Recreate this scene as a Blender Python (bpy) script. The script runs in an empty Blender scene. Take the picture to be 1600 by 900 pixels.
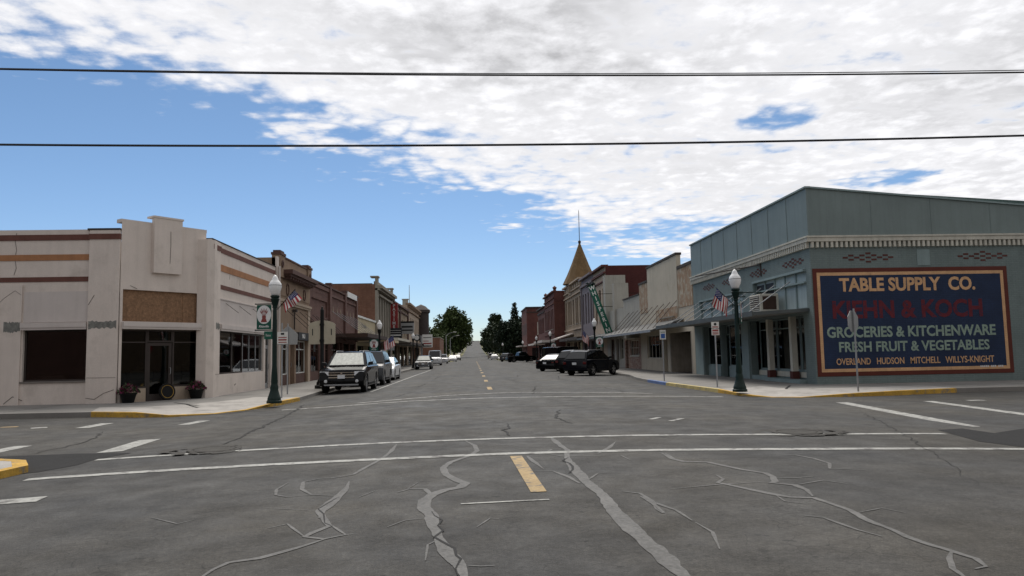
import bpy, math, random
from mathutils import Vector, Matrix
random.seed(7)
R = math.radians
S = bpy.context.scene
COL = S.collection
# ------------------------------------------------------------------ camera
CAM_H, FPX = 1.6, 1170.0
PITCH, YAW, ROLL = R(5.02), R(-3.05), R(-1.12)
cd = bpy.data.cameras.new('camera'); cam = bpy.data.objects.new('camera', cd); COL.objects.link(cam)
CR = Matrix.Rotation(YAW, 3, 'Z') @ Matrix.Rotation(math.pi/2 + PITCH, 3, 'X') @ Matrix.Rotation(ROLL, 3, 'Z')
cam.matrix_world = Matrix.Translation((0, 0, CAM_H)) @ CR.to_4x4()
cd.sensor_width = 36; cd.lens = FPX/1600*36; cd.clip_start = .1; cd.clip_end = 8000
S.camera = cam
# ------------------------------------------------------------------ sky, clouds, sun
SUN_EL, SUN_AZ = R(55), R(-3)          # azimuth measured from +Y towards +X
W = bpy.data.worlds.new('World'); S.world = W; W.use_nodes = True
def sky():
    nt = W.node_tree; nt.nodes.clear(); N = nt.nodes.new; L = nt.links.new
    def node(t, **k):
        n = N(t)
        for a, b in k.items(): setattr(n, a, b)
        return n
    def math_(op, a, b=None, c=None, clamp=False):
        n = node('ShaderNodeMath', operation=op, use_clamp=clamp)
        for i, x in enumerate((a, b, c)):
            if x is None: continue
            if isinstance(x, (int, float)): n.inputs[i].default_value = x
            else: L(x, n.inputs[i])
        return n.outputs[0]
    def ramp(x, lo, hi, a=0., b=1., kind='SMOOTHSTEP'):
        n = node('ShaderNodeMapRange', interpolation_type=kind, clamp=True) if kind != 'LINEAR' else node('ShaderNodeMapRange', clamp=True)
        L(x, n.inputs['Value'])
        for k, v in zip(('From Min', 'From Max', 'To Min', 'To Max'), (lo, hi, a, b)): n.inputs[k].default_value = v
        return n.outputs[0]
    def noise(vec, scale, detail=6, rough=.55, dist=0., seed=0.):
        n = node('ShaderNodeTexNoise', noise_dimensions='4D'); L(vec, n.inputs['Vector'])
        n.inputs['Scale'].default_value = scale; n.inputs['Detail'].default_value = detail
        n.inputs['Roughness'].default_value = rough; n.inputs['Distortion'].default_value = dist; n.inputs['W'].default_value = seed
        return n.outputs['Fac']
    sk = node('ShaderNodeTexSky', sky_type='NISHITA'); sk.sun_disc = False
    sk.sun_elevation = SUN_EL; sk.sun_rotation = SUN_AZ; sk.altitude = 500; sk.air_density = 1.0; sk.dust_density = .25; sk.ozone_density = 2.2
    tc = node('ShaderNodeTexCoord'); sep = node('ShaderNodeSeparateXYZ'); L(tc.outputs['Generated'], sep.inputs[0])
    x, y, z = sep.outputs
    zc = math_('MAXIMUM', z, .02)
    u = math_('DIVIDE', x, zc); v = math_('DIVIDE', y, zc)
    cmb = node('ShaderNodeCombineXYZ'); L(u, cmb.inputs[0]); L(v, cmb.inputs[1])
    P0 = cmb.outputs[0]
    zq = math_('ADD', zc, .07); cm2 = node('ShaderNodeCombineXYZ'); L(math_('DIVIDE', x, zq), cm2.inputs[0]); L(math_('DIVIDE', y, zq), cm2.inputs[1]); P = cm2.outputs[0]   # flattened a little towards the horizon, as a curved cloud deck is
    # streak coordinates along the bank's edge
    mp = node('ShaderNodeMapping'); mp.inputs['Rotation'].default_value = (0, 0, R(-62)); mp.inputs['Scale'].default_value = (.5, 1.3, 1); L(P, mp.inputs[0])
    big = noise(P, .6, 3, .5, .3, 1.3)
    mid = noise(mp.outputs[0], 2.2, 12, .62, .35, 4.)
    fine = noise(P, 7.0, 12, .66, .15, 2.)
    vor = node('ShaderNodeTexVoronoi', feature='SMOOTH_F1'); vor.inputs['Scale'].default_value = 13.; vor.inputs['Smoothness'].default_value = .45; vor.inputs['Randomness'].default_value = 1
    dv = node('ShaderNodeVectorMath', operation='MULTIPLY_ADD'); nz = node('ShaderNodeTexNoise'); L(P, nz.inputs['Vector']); nz.inputs['Scale'].default_value = 7; nz.inputs['Detail'].default_value = 6
    L(nz.outputs['Color'], dv.inputs[0]); dv.inputs[1].default_value = (.16, .16, 0); L(P, dv.inputs[2]); L(dv.outputs[0], vor.inputs['Vector'])
    puff = math_('SUBTRACT', .5, vor.outputs['Distance'])          # high at puff centres
    # position relative to the bank's edge line v = 5.25 + 1.75u
    side = math_('SUBTRACT', math_('MULTIPLY_ADD', u, 1.72, 5.2), v)
    bank = ramp(side, -1.5, 1.3, -.70, .34, 'LINEAR')
    deep = ramp(side, .4, 3.2, 0, .42, 'LINEAR')
    d = math_('ADD', bank, deep)
    d = math_('ADD', d, math_('MULTIPLY', math_('SUBTRACT', big, .5), .45))
    d = math_('ADD', d, math_('MULTIPLY', math_('SUBTRACT', mid, .5), 1.7))
    d = math_('ADD', d, math_('MULTIPLY', math_('SUBTRACT', fine, .5), 1.25))
    d = math_('ADD', d, math_('MULTIPLY', math_('SUBTRACT', puff, .12), .6))
    def blob(cu, cv, ru, rv):
        a = math_('POWER', math_('DIVIDE', math_('SUBTRACT', u, cu), ru), 2.)
        b = math_('POWER', math_('DIVIDE', math_('SUBTRACT', v, cv), rv), 2.)
        return ramp(math_('ADD', a, b), 0, 1, 1, 0)
    for (cu, cv, ru, rv, s) in ((1.34, 3.12, .22, .30, .62), (.58, 2.24, .3, .3, .5), (2.5, 4.3, .4, .4, .6), (1.75, 6.2, .7, 1., .55), (-.35, 3.3, .45, .30, .25), (-.75, 2.95, .35, .3, .25), (.25, 5.7, .3, .6, -.5), (.1, 4.9, .5, .5, .35),
                                (-1.45, 2.25, .4, .3, -.15), (-.75, 3.3, .25, .35, -.4), (-1.1, 3.25, .3, .2, .3), (2.3, 2.6, 1.2, 1., -.3), (.2, 2.35, .9, .6, -.3), (1.5, 7.2, .8, 1., -.35)):
        d = math_('SUBTRACT', d, math_('MULTIPLY', math_('MULTIPLY', blob(cu, cv, ru, rv), s), ramp(mid, .38, .62, .35, 1.5, 'LINEAR')))
    cov = math_('MULTIPLY', ramp(d, -.10, .52), ramp(z, .0, .05))
    # the bank's own shade: thick grey middles, bright thin edges
    thick = ramp(d, .2, .9)
    g = math_('MULTIPLY', ramp(big, .38, .66), .05)
    for (cu, cv, ru, rv, s) in ((.25, 2.3, .7, .5, .11), (-.5, 2.1, .4, .2, .03), (2.3, 2.6, 1.1, 1., .10), (1.0, 3.9, 1.0, .9, .07), (2.0, 4.8, .8, .7, .06)):
        g = math_('ADD', g, math_('MULTIPLY', blob(cu, cv, ru, rv), s))
    g = math_('ADD', g, math_('MULTIPLY', math_('SUBTRACT', .5, fine), 1.0))
    g = math_('ADD', g, math_('MULTIPLY', math_('SUBTRACT', .5, mid), .55))
    g = math_('ADD', g, math_('MULTIPLY', math_('SUBTRACT', .16, puff), .22))
    g = math_('MULTIPLY', g, thick)
    lum = math_('MULTIPLY', math_('MINIMUM', math_('SUBTRACT', .755, g), .82), ramp(y, -.5, .55, 7.0, 10.0))       # the side of the deck towards the sun glows
    cc = node('ShaderNodeCombineXYZ'); L(lum, cc.inputs[0]); L(math_('MULTIPLY', lum, 1.0), cc.inputs[1]); L(math_('MULTIPLY', lum, 1.03), cc.inputs[2])
    # clear sky: deeper blue aloft, pale blue instead of ochre at the horizon
    tint = node('ShaderNodeMix', data_type='RGBA', blend_type='MULTIPLY'); tint.inputs[0].default_value = 1
    tm = node('ShaderNodeMix', data_type='RGBA'); L(ramp(z, .02, .34), tm.inputs[0]); tm.inputs[6].default_value = (.66, .735, .87, 1); tm.inputs[7].default_value = (.65, .735, .79, 1)
    L(sk.outputs[0], tint.inputs[6]); L(tm.outputs[2], tint.inputs[7])
    mx = node('ShaderNodeMix', data_type='RGBA'); L(cov, mx.inputs[0]); L(tint.outputs[2], mx.inputs[6]); L(cc.outputs[0], mx.inputs[7])
    bg = node('ShaderNodeBackground'); bg.inputs[1].default_value = .1; L(mx.outputs[2], bg.inputs[0])
    out = node('ShaderNodeOutputWorld'); L(bg.outputs[0], out.inputs[0])
sky()
sd = bpy.data.lights.new('sun', 'SUN'); sd.energy = 2.5; sd.angle = R(32); sd.color = (1, .95, .88)
so = bpy.data.objects.new('sun', sd); COL.objects.link(so)
sdir = Vector((math.sin(SUN_AZ)*math.cos(SUN_EL), math.cos(SUN_AZ)*math.cos(SUN_EL), math.sin(SUN_EL)))
so.rotation_euler = sdir.to_track_quat('Z', 'Y').to_euler(); so.location = (0, 60, 60)
S.view_settings.view_transform = 'Standard'; S.view_settings.look = 'None'
S.view_settings.exposure = .30; S.view_settings.gamma = 1; S.view_settings.use_curve_mapping = False
S.cycles.max_bounces = 8; S.cycles.transparent_max_bounces = 12
S.cycles.use_denoising = True
# ------------------------------------------------------------------ helpers
def hill(y):
    t = min(1., max(0., (y-180)/540)); return 14.5*t**2.1
def gz(x, y):
    return hill(y) + .14*max(0., 1-((x-1.2)/8.2)**2)
def at_ground(px, py, dz=0.):
    """where the camera ray through a photo pixel meets the ground (with its crown)"""
    d = CR @ Vector(((px-800)/FPX, (450-py)/FPX, -1)); z = 0.
    for _ in range(6):
        t = (z+dz-CAM_H)/d.z; x, y = d.x*t, d.y*t; z = gz(x, y)
    return x, y
def at_plane(px, py, Y):
    d = CR @ Vector(((px-800)/FPX, (450-py)/FPX, -1)); t = Y/d.y
    return Vector((d.x*t, Y, CAM_H+d.z*t))
class MB:
    def __init__(s, T=None): s.v = []; s.f = []; s.m = []; s.T = T
    def add(s, pts):
        n = len(s.v)
        s.v += [tuple(s.T @ Vector(p)) if s.T else tuple(p) for p in pts]
        return n
    def face(s, pts, m=0):
        n = s.add(pts); s.f.append(tuple(range(n, n+len(pts)))); s.m.append(m)
    def box(s, x0, x1, y0, y1, z0, z1, m=0):
        n = s.add([(x0,y0,z0),(x1,y0,z0),(x1,y1,z0),(x0,y1,z0),(x0,y0,z1),(x1,y0,z1),(x1,y1,z1),(x0,y1,z1)])
        for q in ((0,3,2,1),(4,5,6,7),(0,1,5,4),(1,2,6,5),(2,3,7,6),(3,0,4,7)):
            s.f.append(tuple(n+i for i in q)); s.m.append(m)
    def extr(s, pts, vec, m=0):
        k = len(pts); v = Vector(vec); n = s.add(list(pts)+[tuple(Vector(p)+v) for p in pts])
        s.f.append(tuple(n+i for i in reversed(range(k)))); s.m.append(m)
        s.f.append(tuple(n+k+i for i in range(k))); s.m.append(m)
        for i in range(k):
            j = (i+1) % k; s.f.append((n+i, n+j, n+k+j, n+k+i)); s.m.append(m)
    def prism(s, p2, z0, z1, m=0): s.extr([(x, y, z0) for x, y in p2], (0, 0, z1-z0), m)
    def beam(s, p, q, w, h=None, m=0, up=(0,0,1)):
        p, q = Vector(p), Vector(q); h = h or w; d = (q-p).normalized(); u = Vector(up)
        if abs(d.dot(u)) > .97: u = Vector((1,0,0))
        a = d.cross(u).normalized()*w/2; b = a.cross(d).normalized()*h/2
        s.extr([p-a-b, p+a-b, p+a+b, p-a+b], q-p, m)
    def tube(s, pts, r, n=8, m=0):
        pts = [Vector(p) for p in pts]; rs = r if isinstance(r, (list, tuple)) else [r]*len(pts)
        rings = []
        for i, p in enumerate(pts):
            d = (pts[min(i+1, len(pts)-1)]-pts[max(i-1, 0)]).normalized()
            u = Vector((0,0,1)) if abs(d.z) < .95 else Vector((1,0,0))
            a = d.cross(u).normalized(); b = a.cross(d)
            rings.append(s.add([p+(a*math.cos(t)+b*math.sin(t))*rs[i] for t in [2*math.pi*k/n for k in range(n)]]))
        for i in range(len(rings)-1):
            for k in range(n):
                j = (k+1) % n; s.f.append((rings[i]+k, rings[i]+j, rings[i+1]+j, rings[i+1]+k)); s.m.append(m)
        s.f.append(tuple(rings[0]+k for k in reversed(range(n)))); s.m.append(m)
        s.f.append(tuple(rings[-1]+k for k in range(n))); s.m.append(m)
    def lathe(s, prof, c=(0,0,0), n=16, m=0, ax=None):
        rings = []
        for r, z in prof:
            pts = []
            for k in range(n):
                t = 2*math.pi*k/n; p = Vector((r*math.cos(t), r*math.sin(t), z))
                if ax: p = ax @ p
                pts.append(p+Vector(c))
            rings.append(s.add(pts))
        for i in range(len(rings)-1):
            for k in range(n):
                j = (k+1) % n; s.f.append((rings[i]+k, rings[i]+j, rings[i+1]+j, rings[i+1]+k)); s.m.append(m)
        s.f.append(tuple(rings[0]+k for k in reversed(range(n)))); s.m.append(m)
        s.f.append(tuple(rings[-1]+k for k in range(n))); s.m.append(m)
    def build(s, name, mats, parent=None, smooth=None, bevel=0, label=None):
        me = bpy.data.meshes.new(name); me.from_pydata(s.v, [], s.f)
        mats = mats if isinstance(mats, (list, tuple)) else [mats]
        for q in mats: me.materials.append(q)
        if len(mats) > 1: me.polygons.foreach_set('material_index', s.m)
        me.update()
        if bevel:
            bm = bmesh.new(); bm.from_mesh(me); bmesh.ops.remove_doubles(bm, verts=bm.verts, dist=1e-4)
            bmesh.ops.recalc_face_normals(bm, faces=bm.faces)
            es = [e for e in bm.edges if len(e.link_faces) == 2 and e.calc_face_angle(0) > .35]
            bmesh.ops.bevel(bm, geom=es, offset=bevel, segments=2, profile=.6, affect='EDGES', clamp_overlap=True)
            bm.to_mesh(me); bm.free()
        if smooth is not None:
            me.polygons.foreach_set('use_smooth', [True]*len(me.polygons))
            if smooth < 3.2: me.set_sharp_from_angle(angle=smooth)
        o = bpy.data.objects.new(name, me); COL.objects.link(o)
        if parent is not None: o.parent = parent
        if label: o['label'] = label
        return o
import bmesh
def frame(o, a=0.): return Matrix.Translation(o) @ Matrix.Rotation(a, 4, 'Z')
def tag(o, label, cat, group=None):
    o['label'] = label; o['category'] = cat
    if group: o['group'] = group
    return o
def thing(name, label, cat, loc=(0,0,0), rz=0., group=None):
    o = bpy.data.objects.new(name, None); COL.objects.link(o); o.location = loc; o.rotation_euler = (0, 0, rz); o.empty_display_size = .3
    return tag(o, label, cat, group)
def struct(o, kind='structure'): o['kind'] = kind; return o
def copy_tree(o, parent=None):
    c = o.copy(); COL.objects.link(c)
    if parent is not None: c.parent = parent
    for ch in list(o.children): copy_tree(ch, c)
    return c
def text(name, body, size, m, parent, loc, rot, bold=0., ext=.004, sx=1., align='CENTER', space=1., label=None):
    cu = bpy.data.curves.new(name, 'FONT'); cu.body = body; cu.size = size; cu.align_x = align; cu.align_y = 'CENTER'
    cu.extrude = ext; cu.offset = bold; cu.space_character = space; cu.resolution_u = 3
    t = bpy.data.objects.new(name, cu); COL.objects.link(t)
    dg = bpy.context.evaluated_depsgraph_get(); me = bpy.data.meshes.new_from_object(t.evaluated_get(dg))
    bpy.data.objects.remove(t); bpy.data.curves.remove(cu)
    M4 = Matrix.Translation(loc) @ rot.to_4x4() @ Matrix.Diagonal((sx, 1, 1, 1)); me.transform(M4)
    me.materials.clear(); me.materials.append(m)
    o = bpy.data.objects.new(name, me); COL.objects.link(o); o.parent = parent
    if label: o['label'] = label
    return o
def basis(x, y, z): return Matrix((x, y, z)).transposed()
FRONT = basis((1,0,0), (0,0,1), (0,-1,0))      # text on a local front (facing local -y)
# ------------------------------------------------------------------ materials
_mats = {}
def mat(name, col, rough=.85, var=.14, scale=1.3, streak=0., bump=0., bscale=40., metal=0., spec=.3, brick=None, fine=.08, fscale=35., coat=0., blotch=None):
    if name in _mats: return _mats[name]
    m = bpy.data.materials.new(name); m.use_nodes = True; nt = m.node_tree; N = nt.nodes; L = nt.links.new
    b = N['Principled BSDF']; b.inputs['Roughness'].default_value = rough; b.inputs['Metallic'].default_value = metal
    b.inputs['Specular IOR Level'].default_value = spec; b.inputs['Coat Weight'].default_value = coat; b.inputs['Coat Roughness'].default_value = .06
    tc = N.new('ShaderNodeTexCoord'); O = tc.outputs['Object']
    def noise(vec, sc, det=5, ro=.6):
        n = N.new('ShaderNodeTexNoise'); L(vec, n.inputs['Vector']); n.inputs['Scale'].default_value = sc; n.inputs['Detail'].default_value = det; n.inputs['Roughness'].default_value = ro
        return n.outputs['Fac']
    def mr(x, a, c, lo, hi):
        n = N.new('ShaderNodeMapRange'); n.clamp = True; L(x, n.inputs['Value'])
        for k, v in zip(('From Min', 'From Max', 'To Min', 'To Max'), (a, c, lo, hi)): n.inputs[k].default_value = v
        return n.outputs[0]
    def mul(a, c):
        n = N.new('ShaderNodeMath'); n.operation = 'MULTIPLY'; L(a, n.inputs[0]); L(c, n.inputs[1]); return n.outputs[0]
    k = mr(noise(O, scale), .3, .7, 1-var, 1+var*.7)
    k = mul(k, mr(noise(O, fscale, 3), .3, .7, 1-fine, 1+fine))
    if streak:
        mp = N.new('ShaderNodeMapping'); mp.inputs['Scale'].default_value = (3.2, 3.2, .22); L(O, mp.inputs[0])
        k = mul(k, mr(noise(mp.outputs[0], 1.6, 6, .65), .45, .75, 1, 1-streak))
    h = None
    if brick:
        c2, mo, bw, bh = brick
        sp = N.new('ShaderNodeSeparateXYZ'); L(O, sp.inputs[0]); ad = N.new('ShaderNodeMath'); L(sp.outputs[0], ad.inputs[0]); L(sp.outputs[1], ad.inputs[1])
        cb = N.new('ShaderNodeCombineXYZ'); L(ad.outputs[0], cb.inputs[0]); L(sp.outputs[2], cb.inputs[1])
        bt = N.new('ShaderNodeTexBrick'); L(cb.outputs[0], bt.inputs['Vector']); bt.inputs['Scale'].default_value = 1
        bt.inputs['Color1'].default_value = (*col, 1); bt.inputs['Color2'].default_value = (*c2, 1); bt.inputs['Mortar'].default_value = (*mo, 1)
        bt.inputs['Brick Width'].default_value = bw; bt.inputs['Row Height'].default_value = bh; bt.inputs['Mortar Size'].default_value = .008; bt.inputs['Bias'].default_value = 0
        base = bt.outputs['Color']; h = mr(bt.outputs['Fac'], 0, 1, 1, 0)
    else:
        rgb = N.new('ShaderNodeRGB'); rgb.outputs[0].default_value = (*col, 1); base = rgb.outputs[0]
    if blotch:
        bc, sc, lo, hi = blotch
        mx0 = N.new('ShaderNodeMix'); mx0.data_type = 'RGBA'; L(mr(noise(O, sc, 6, .65), lo, hi, 0, 1), mx0.inputs[0]); L(base, mx0.inputs[6]); mx0.inputs[7].default_value = (*bc, 1); base = mx0.outputs[2]
    mx = N.new('ShaderNodeMix'); mx.data_type = 'RGBA'; mx.blend_type = 'MULTIPLY'; mx.inputs[0].default_value = 1
    cv = N.new('ShaderNodeCombineColor'); [L(k, cv.inputs[i]) for i in range(3)]
    L(base, mx.inputs[6]); L(cv.outputs[0], mx.inputs[7]); L(mx.outputs[2], b.inputs['Base Color'])
    if bump or h is not None:
        bp = N.new('ShaderNodeBump'); bp.inputs['Strength'].default_value = bump or .5; bp.inputs['Distance'].default_value = .02
        L(h if h is not None else noise(O, bscale, 4), bp.inputs['Height']); L(bp.outputs[0], b.inputs['Normal'])
    _mats[name] = m; return m
def glass_see(name='shop_glass', tint=(.38,.375,.35), amount=.93):
    if name in _mats: return _mats[name]
    m = bpy.data.materials.new(name); m.use_nodes = True; nt = m.node_tree; nt.nodes.clear(); N = nt.nodes.new; L = nt.links.new
    fr = N('ShaderNodeFresnel'); fr.inputs[0].default_value = 1.5
    tr = N('ShaderNodeBsdfTransparent'); tr.inputs[0].default_value = (*tint, 1); gl = N('ShaderNodeBsdfGlossy'); gl.inputs['Roughness'].default_value = .02
    gl.inputs[0].default_value = (.9,.93,.95,1)
    mx = N('ShaderNodeMixShader'); L(fr.outputs[0], mx.inputs[0]); L(tr.outputs[0], mx.inputs[1]); L(gl.outputs[0], mx.inputs[2])
    o = N('ShaderNodeOutputMaterial'); L(mx.outputs[0], o.inputs[0]); _mats[name] = m; return m
GL = glass_see()
GLD = mat('dark_glass', (.008,.010,.011), .08, .3, .7, spec=.35)
GLC = mat('car_glass', (.004,.005,.006), .04, .2, 1, spec=.5)
def M(n): return _mats[n]
BR = lambda: None
mat('white_stucco', (.63,.56,.505), .9, .08, .8, .08, .2, 60, fine=.06, blotch=((.47,.415,.365), .9, .56, .78))
mat('white_board', (.55,.50,.47), .85, .06, 1.2, .08, fine=.04)
mat('rust_stripe', (.135,.058,.045), .8, .2, 2, .1)
mat('orange_stripe', (.36,.17,.08), .8, .2, 2, .15)
mat('plywood', (.24,.14,.08), .85, .3, 9, .2, .2, 60, fine=.25, fscale=22)
mat('grey_green_patch', (.19,.19,.175), .9, .35, 7, fine=.2)
mat('crack_dark', (.18,.16,.145), .95, .2)
mat('concrete', (.215,.205,.19), .92, .18, .8, 0, .15, 80, fine=.12, fscale=60, blotch=((.17,.165,.155), .5, .5, .72))
mat('concrete_light', (.36,.34,.315), .9, .16, 1.1, 0, .15, 80, fine=.14, fscale=60, blotch=((.21,.20,.185), 1.3, .48, .72))
mat('yellow_paint', (.50,.30,.05), .8, .25, 2.5, fine=.2, blotch=((.24,.20,.14), 4.5, .52, .66))
mat('yellow_faded', (.52,.42,.17), .8, .2, 2.5, fine=.15, blotch=((.27,.25,.21), 3, .5, .7))
mat('blue_paint', (.10,.16,.33), .8, .25, 3)
mat('road_white', (.33,.33,.31), .8, .2, 3, fine=.2, fscale=25, blotch=((.13,.125,.12), 5, .50, .63))
mat('road_yellow', (.36,.26,.13), .8, .2, 3, fine=.2, fscale=25, blotch=((.13,.12,.11), 6, .53, .66))
mat('crack_seal', (.118,.116,.112), .8, .25, 3, 0, .2, 50, fine=.25, fscale=30, blotch=((.06,.058,.055), 5, .58, .75))
mat('crack_line', (.022,.022,.022), .9, .2)
mat('fresh_asphalt', (.014,.014,.0145), .95, .2, 2, 0, .3, 90, fine=.2, fscale=50)
mat('teal_brick', (.15,.19,.185), .75, .12, .9, .14, .35, brick=((.165,.205,.20), (.13,.165,.16), .22, .075), fine=.06)
mat('teal_wood', (.21,.27,.27), .65, .12, 1.4, .15, fine=.06)
mat('teal_sheet', (.165,.205,.20), .55, .10, .6, .14, .05, 3, fine=.05)
mat('teal_light', (.36,.43,.43), .6, .12, 1.2, .2, fine=.05)
mat('cream_trim', (.52,.50,.43), .8, .12, 2, .2)
mat('maroon_paint', (.095,.03,.024), .75, .2, 2)
mat('mural_blue', (.013,.026,.066), .7, .2, 1.2, .1, .35, brick=((.015,.030,.072), (.010,.020,.050), .22, .075))
mat('mural_border', (.10,.022,.014), .7, .15, 2)
mat('mural_cream', (.60,.36,.19), .8, .15, 3, .12, .3, brick=((.62,.37,.19), (.53,.32,.18), .22, .075), blotch=((.30,.20,.13), 5, .60, .74))
mat('mural_red', (.12,.016,.024), .8, .2, 6, .1, blotch=((.035,.022,.05), 5, .52, .66))
mat('mural_sage', (.25,.33,.27), .8, .18, 5, .12, .3, brick=((.27,.35,.29), (.21,.28,.24), .22, .075), blotch=((.10,.14,.15), 6, .60, .74))
mat('mural_white', (.6,.6,.6), .75)
mat('dark_green', (.006,.02,.016), .45, .2, 4, spec=.25)
mat('black_iron', (.006,.0065,.0065), .5, .2, 4, spec=.2)
mat('globe', (.80,.80,.79), .2, .03, 2, spec=.5)
mat('globe_core', (.35,.35,.34), .4, .1, 2)
mat('galvanised', (.34,.35,.36), .5, .15, 3, metal=.6)
mat('sign_white', (.66,.66,.63), .5, .08, 3)
mat('sign_back', (.33,.34,.34), .45, .1, 2, metal=.5)
mat('sign_back_pale', (.45,.48,.48), .8, .1, 2)
mat('sign_beige', (.44,.40,.31), .7, .07, 2, .08)
mat('sign_red', (.27,.032,.03), .5, .1)
mat('sign_blue', (.04,.11,.34), .5, .1)
mat('sign_green', (.012,.10,.065), .5, .12)
mat('ink', (.02,.02,.022), .6, .1)
mat('flag_red', (.33,.035,.04), .8, .15, 6); mat('flag_white', (.66,.64,.62), .8, .1, 6); mat('flag_blue', (.03,.04,.14), .8, .15, 6)
mat('banner_white', (.70,.70,.70), .7, .06, 3); mat('banner_green', (.012,.085,.06), .7, .12, 3); mat('wheat_red', (.24,.055,.05), .7, .1)
mat('tan_stucco', (.26,.185,.13), .9, .14, 1, .15, .2, 50)
mat('tan_pale', (.40,.32,.245), .9, .12, 1, .15, .2, 50)
mat('brown_cornice', (.10,.055,.045), .8, .2, 2, .1)
mat('brown_brick', (.125,.066,.055), .9, .2, .8, .1, .4, brick=((.165,.085,.07), (.13,.09,.08), .24, .08))
mat('orange_brick', (.17,.078,.048), .9, .28, .6, .2, .4, brick=((.215,.105,.066), (.15,.10,.08), .24, .08))
mat('red_brick', (.115,.042,.034), .9, .25, .6, .16, .4, brick=((.135,.05,.04), (.10,.055,.048), .24, .08))
mat('maroon_brick', (.07,.018,.018), .9, .2, .6, .12, .4, brick=((.085,.024,.022), (.06,.022,.02), .24, .08))
mat('tan_brick', (.28,.215,.15), .9, .18, .8, .16, .4, brick=((.33,.255,.18), (.24,.195,.15), .24, .08))
mat('grey_stone', (.27,.245,.205), .9, .14, 1, .15, .2, 30)
mat('dark_trim', (.05,.04,.036), .8, .2, 2)
mat('cream_plaster', (.47,.42,.335), .9, .10, .7, .14, .15, 40, blotch=((.38,.31,.22), .9, .6, .8))
mat('tan_stain', (.31,.205,.13), .9, .15, 1.2, .3, fine=.08, blotch=((.42,.365,.28), 1.8, .46, .60))
mat('white_plaster', (.35,.335,.295), .9, .12, .8, .2, .15, 40)
mat('lilac', (.19,.165,.18), .85, .1, 1, .12)
mat('cream_paint', (.47,.40,.265), .85, .08, 1, .08)
mat('canopy_under', (.22,.22,.205), .8, .12, 1)
mat('canopy_top', (.13,.13,.127), .85, .15, 1, metal=.4)
mat('canopy_edge', (.07,.08,.08), .6, .2, 2)
mat('wood_dark', (.05,.028,.02), .6, .25, 3)
mat('wood_grey', (.27,.24,.20), .85, .2, 2, .25)
mat('mix_brick', (.22,.12,.095), .9, .25, 5, 0, .4, brick=((.36,.27,.22), (.25,.21,.18), .4, .12))
mat('roofing', (.13,.125,.12), .95, .15, 1)
mat('cone_shingle', (.15,.092,.04), .8, .2, 1.2, .15, .6, brick=((.18,.112,.05), (.05,.033,.018), .3, .2))
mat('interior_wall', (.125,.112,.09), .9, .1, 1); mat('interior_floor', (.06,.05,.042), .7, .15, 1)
mat('tyre', (.008,.008,.008), .85, .1, 5); mat('rim_metal', (.42,.42,.43), .3, .1, 5, metal=.8)
mat('chrome', (.62,.62,.63), .15, .05, 5, metal=.95); mat('plastic_black', (.007,.007,.0075), .55, .1, 5, spec=.2)
mat('headlight', (.62,.64,.66), .12, .1, 8, spec=.6); mat('tail_red', (.09,.007,.007), .2, .1, 8, spec=.6)
mat('plate_white', (.62,.64,.66), .5, .05); mat('sunshade', (.50,.52,.48), .6, .25, 9)
def paint(n, c, coat=0.): return mat(n, c, .13, .03, 3, spec=.17, coat=coat, fine=.02)
paint('paint_black', (.004,.0045,.005)); paint('paint_navy', (.005,.006,.009)); paint('paint_grey', (.055,.058,.062)); paint('paint_white', (.66,.67,.68)); paint('paint_silver', (.36,.37,.38)); paint('paint_tan', (.25,.22,.18))
mat('bark', (.075,.055,.04), .95, .25, 6, .2, .5, 20)
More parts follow.
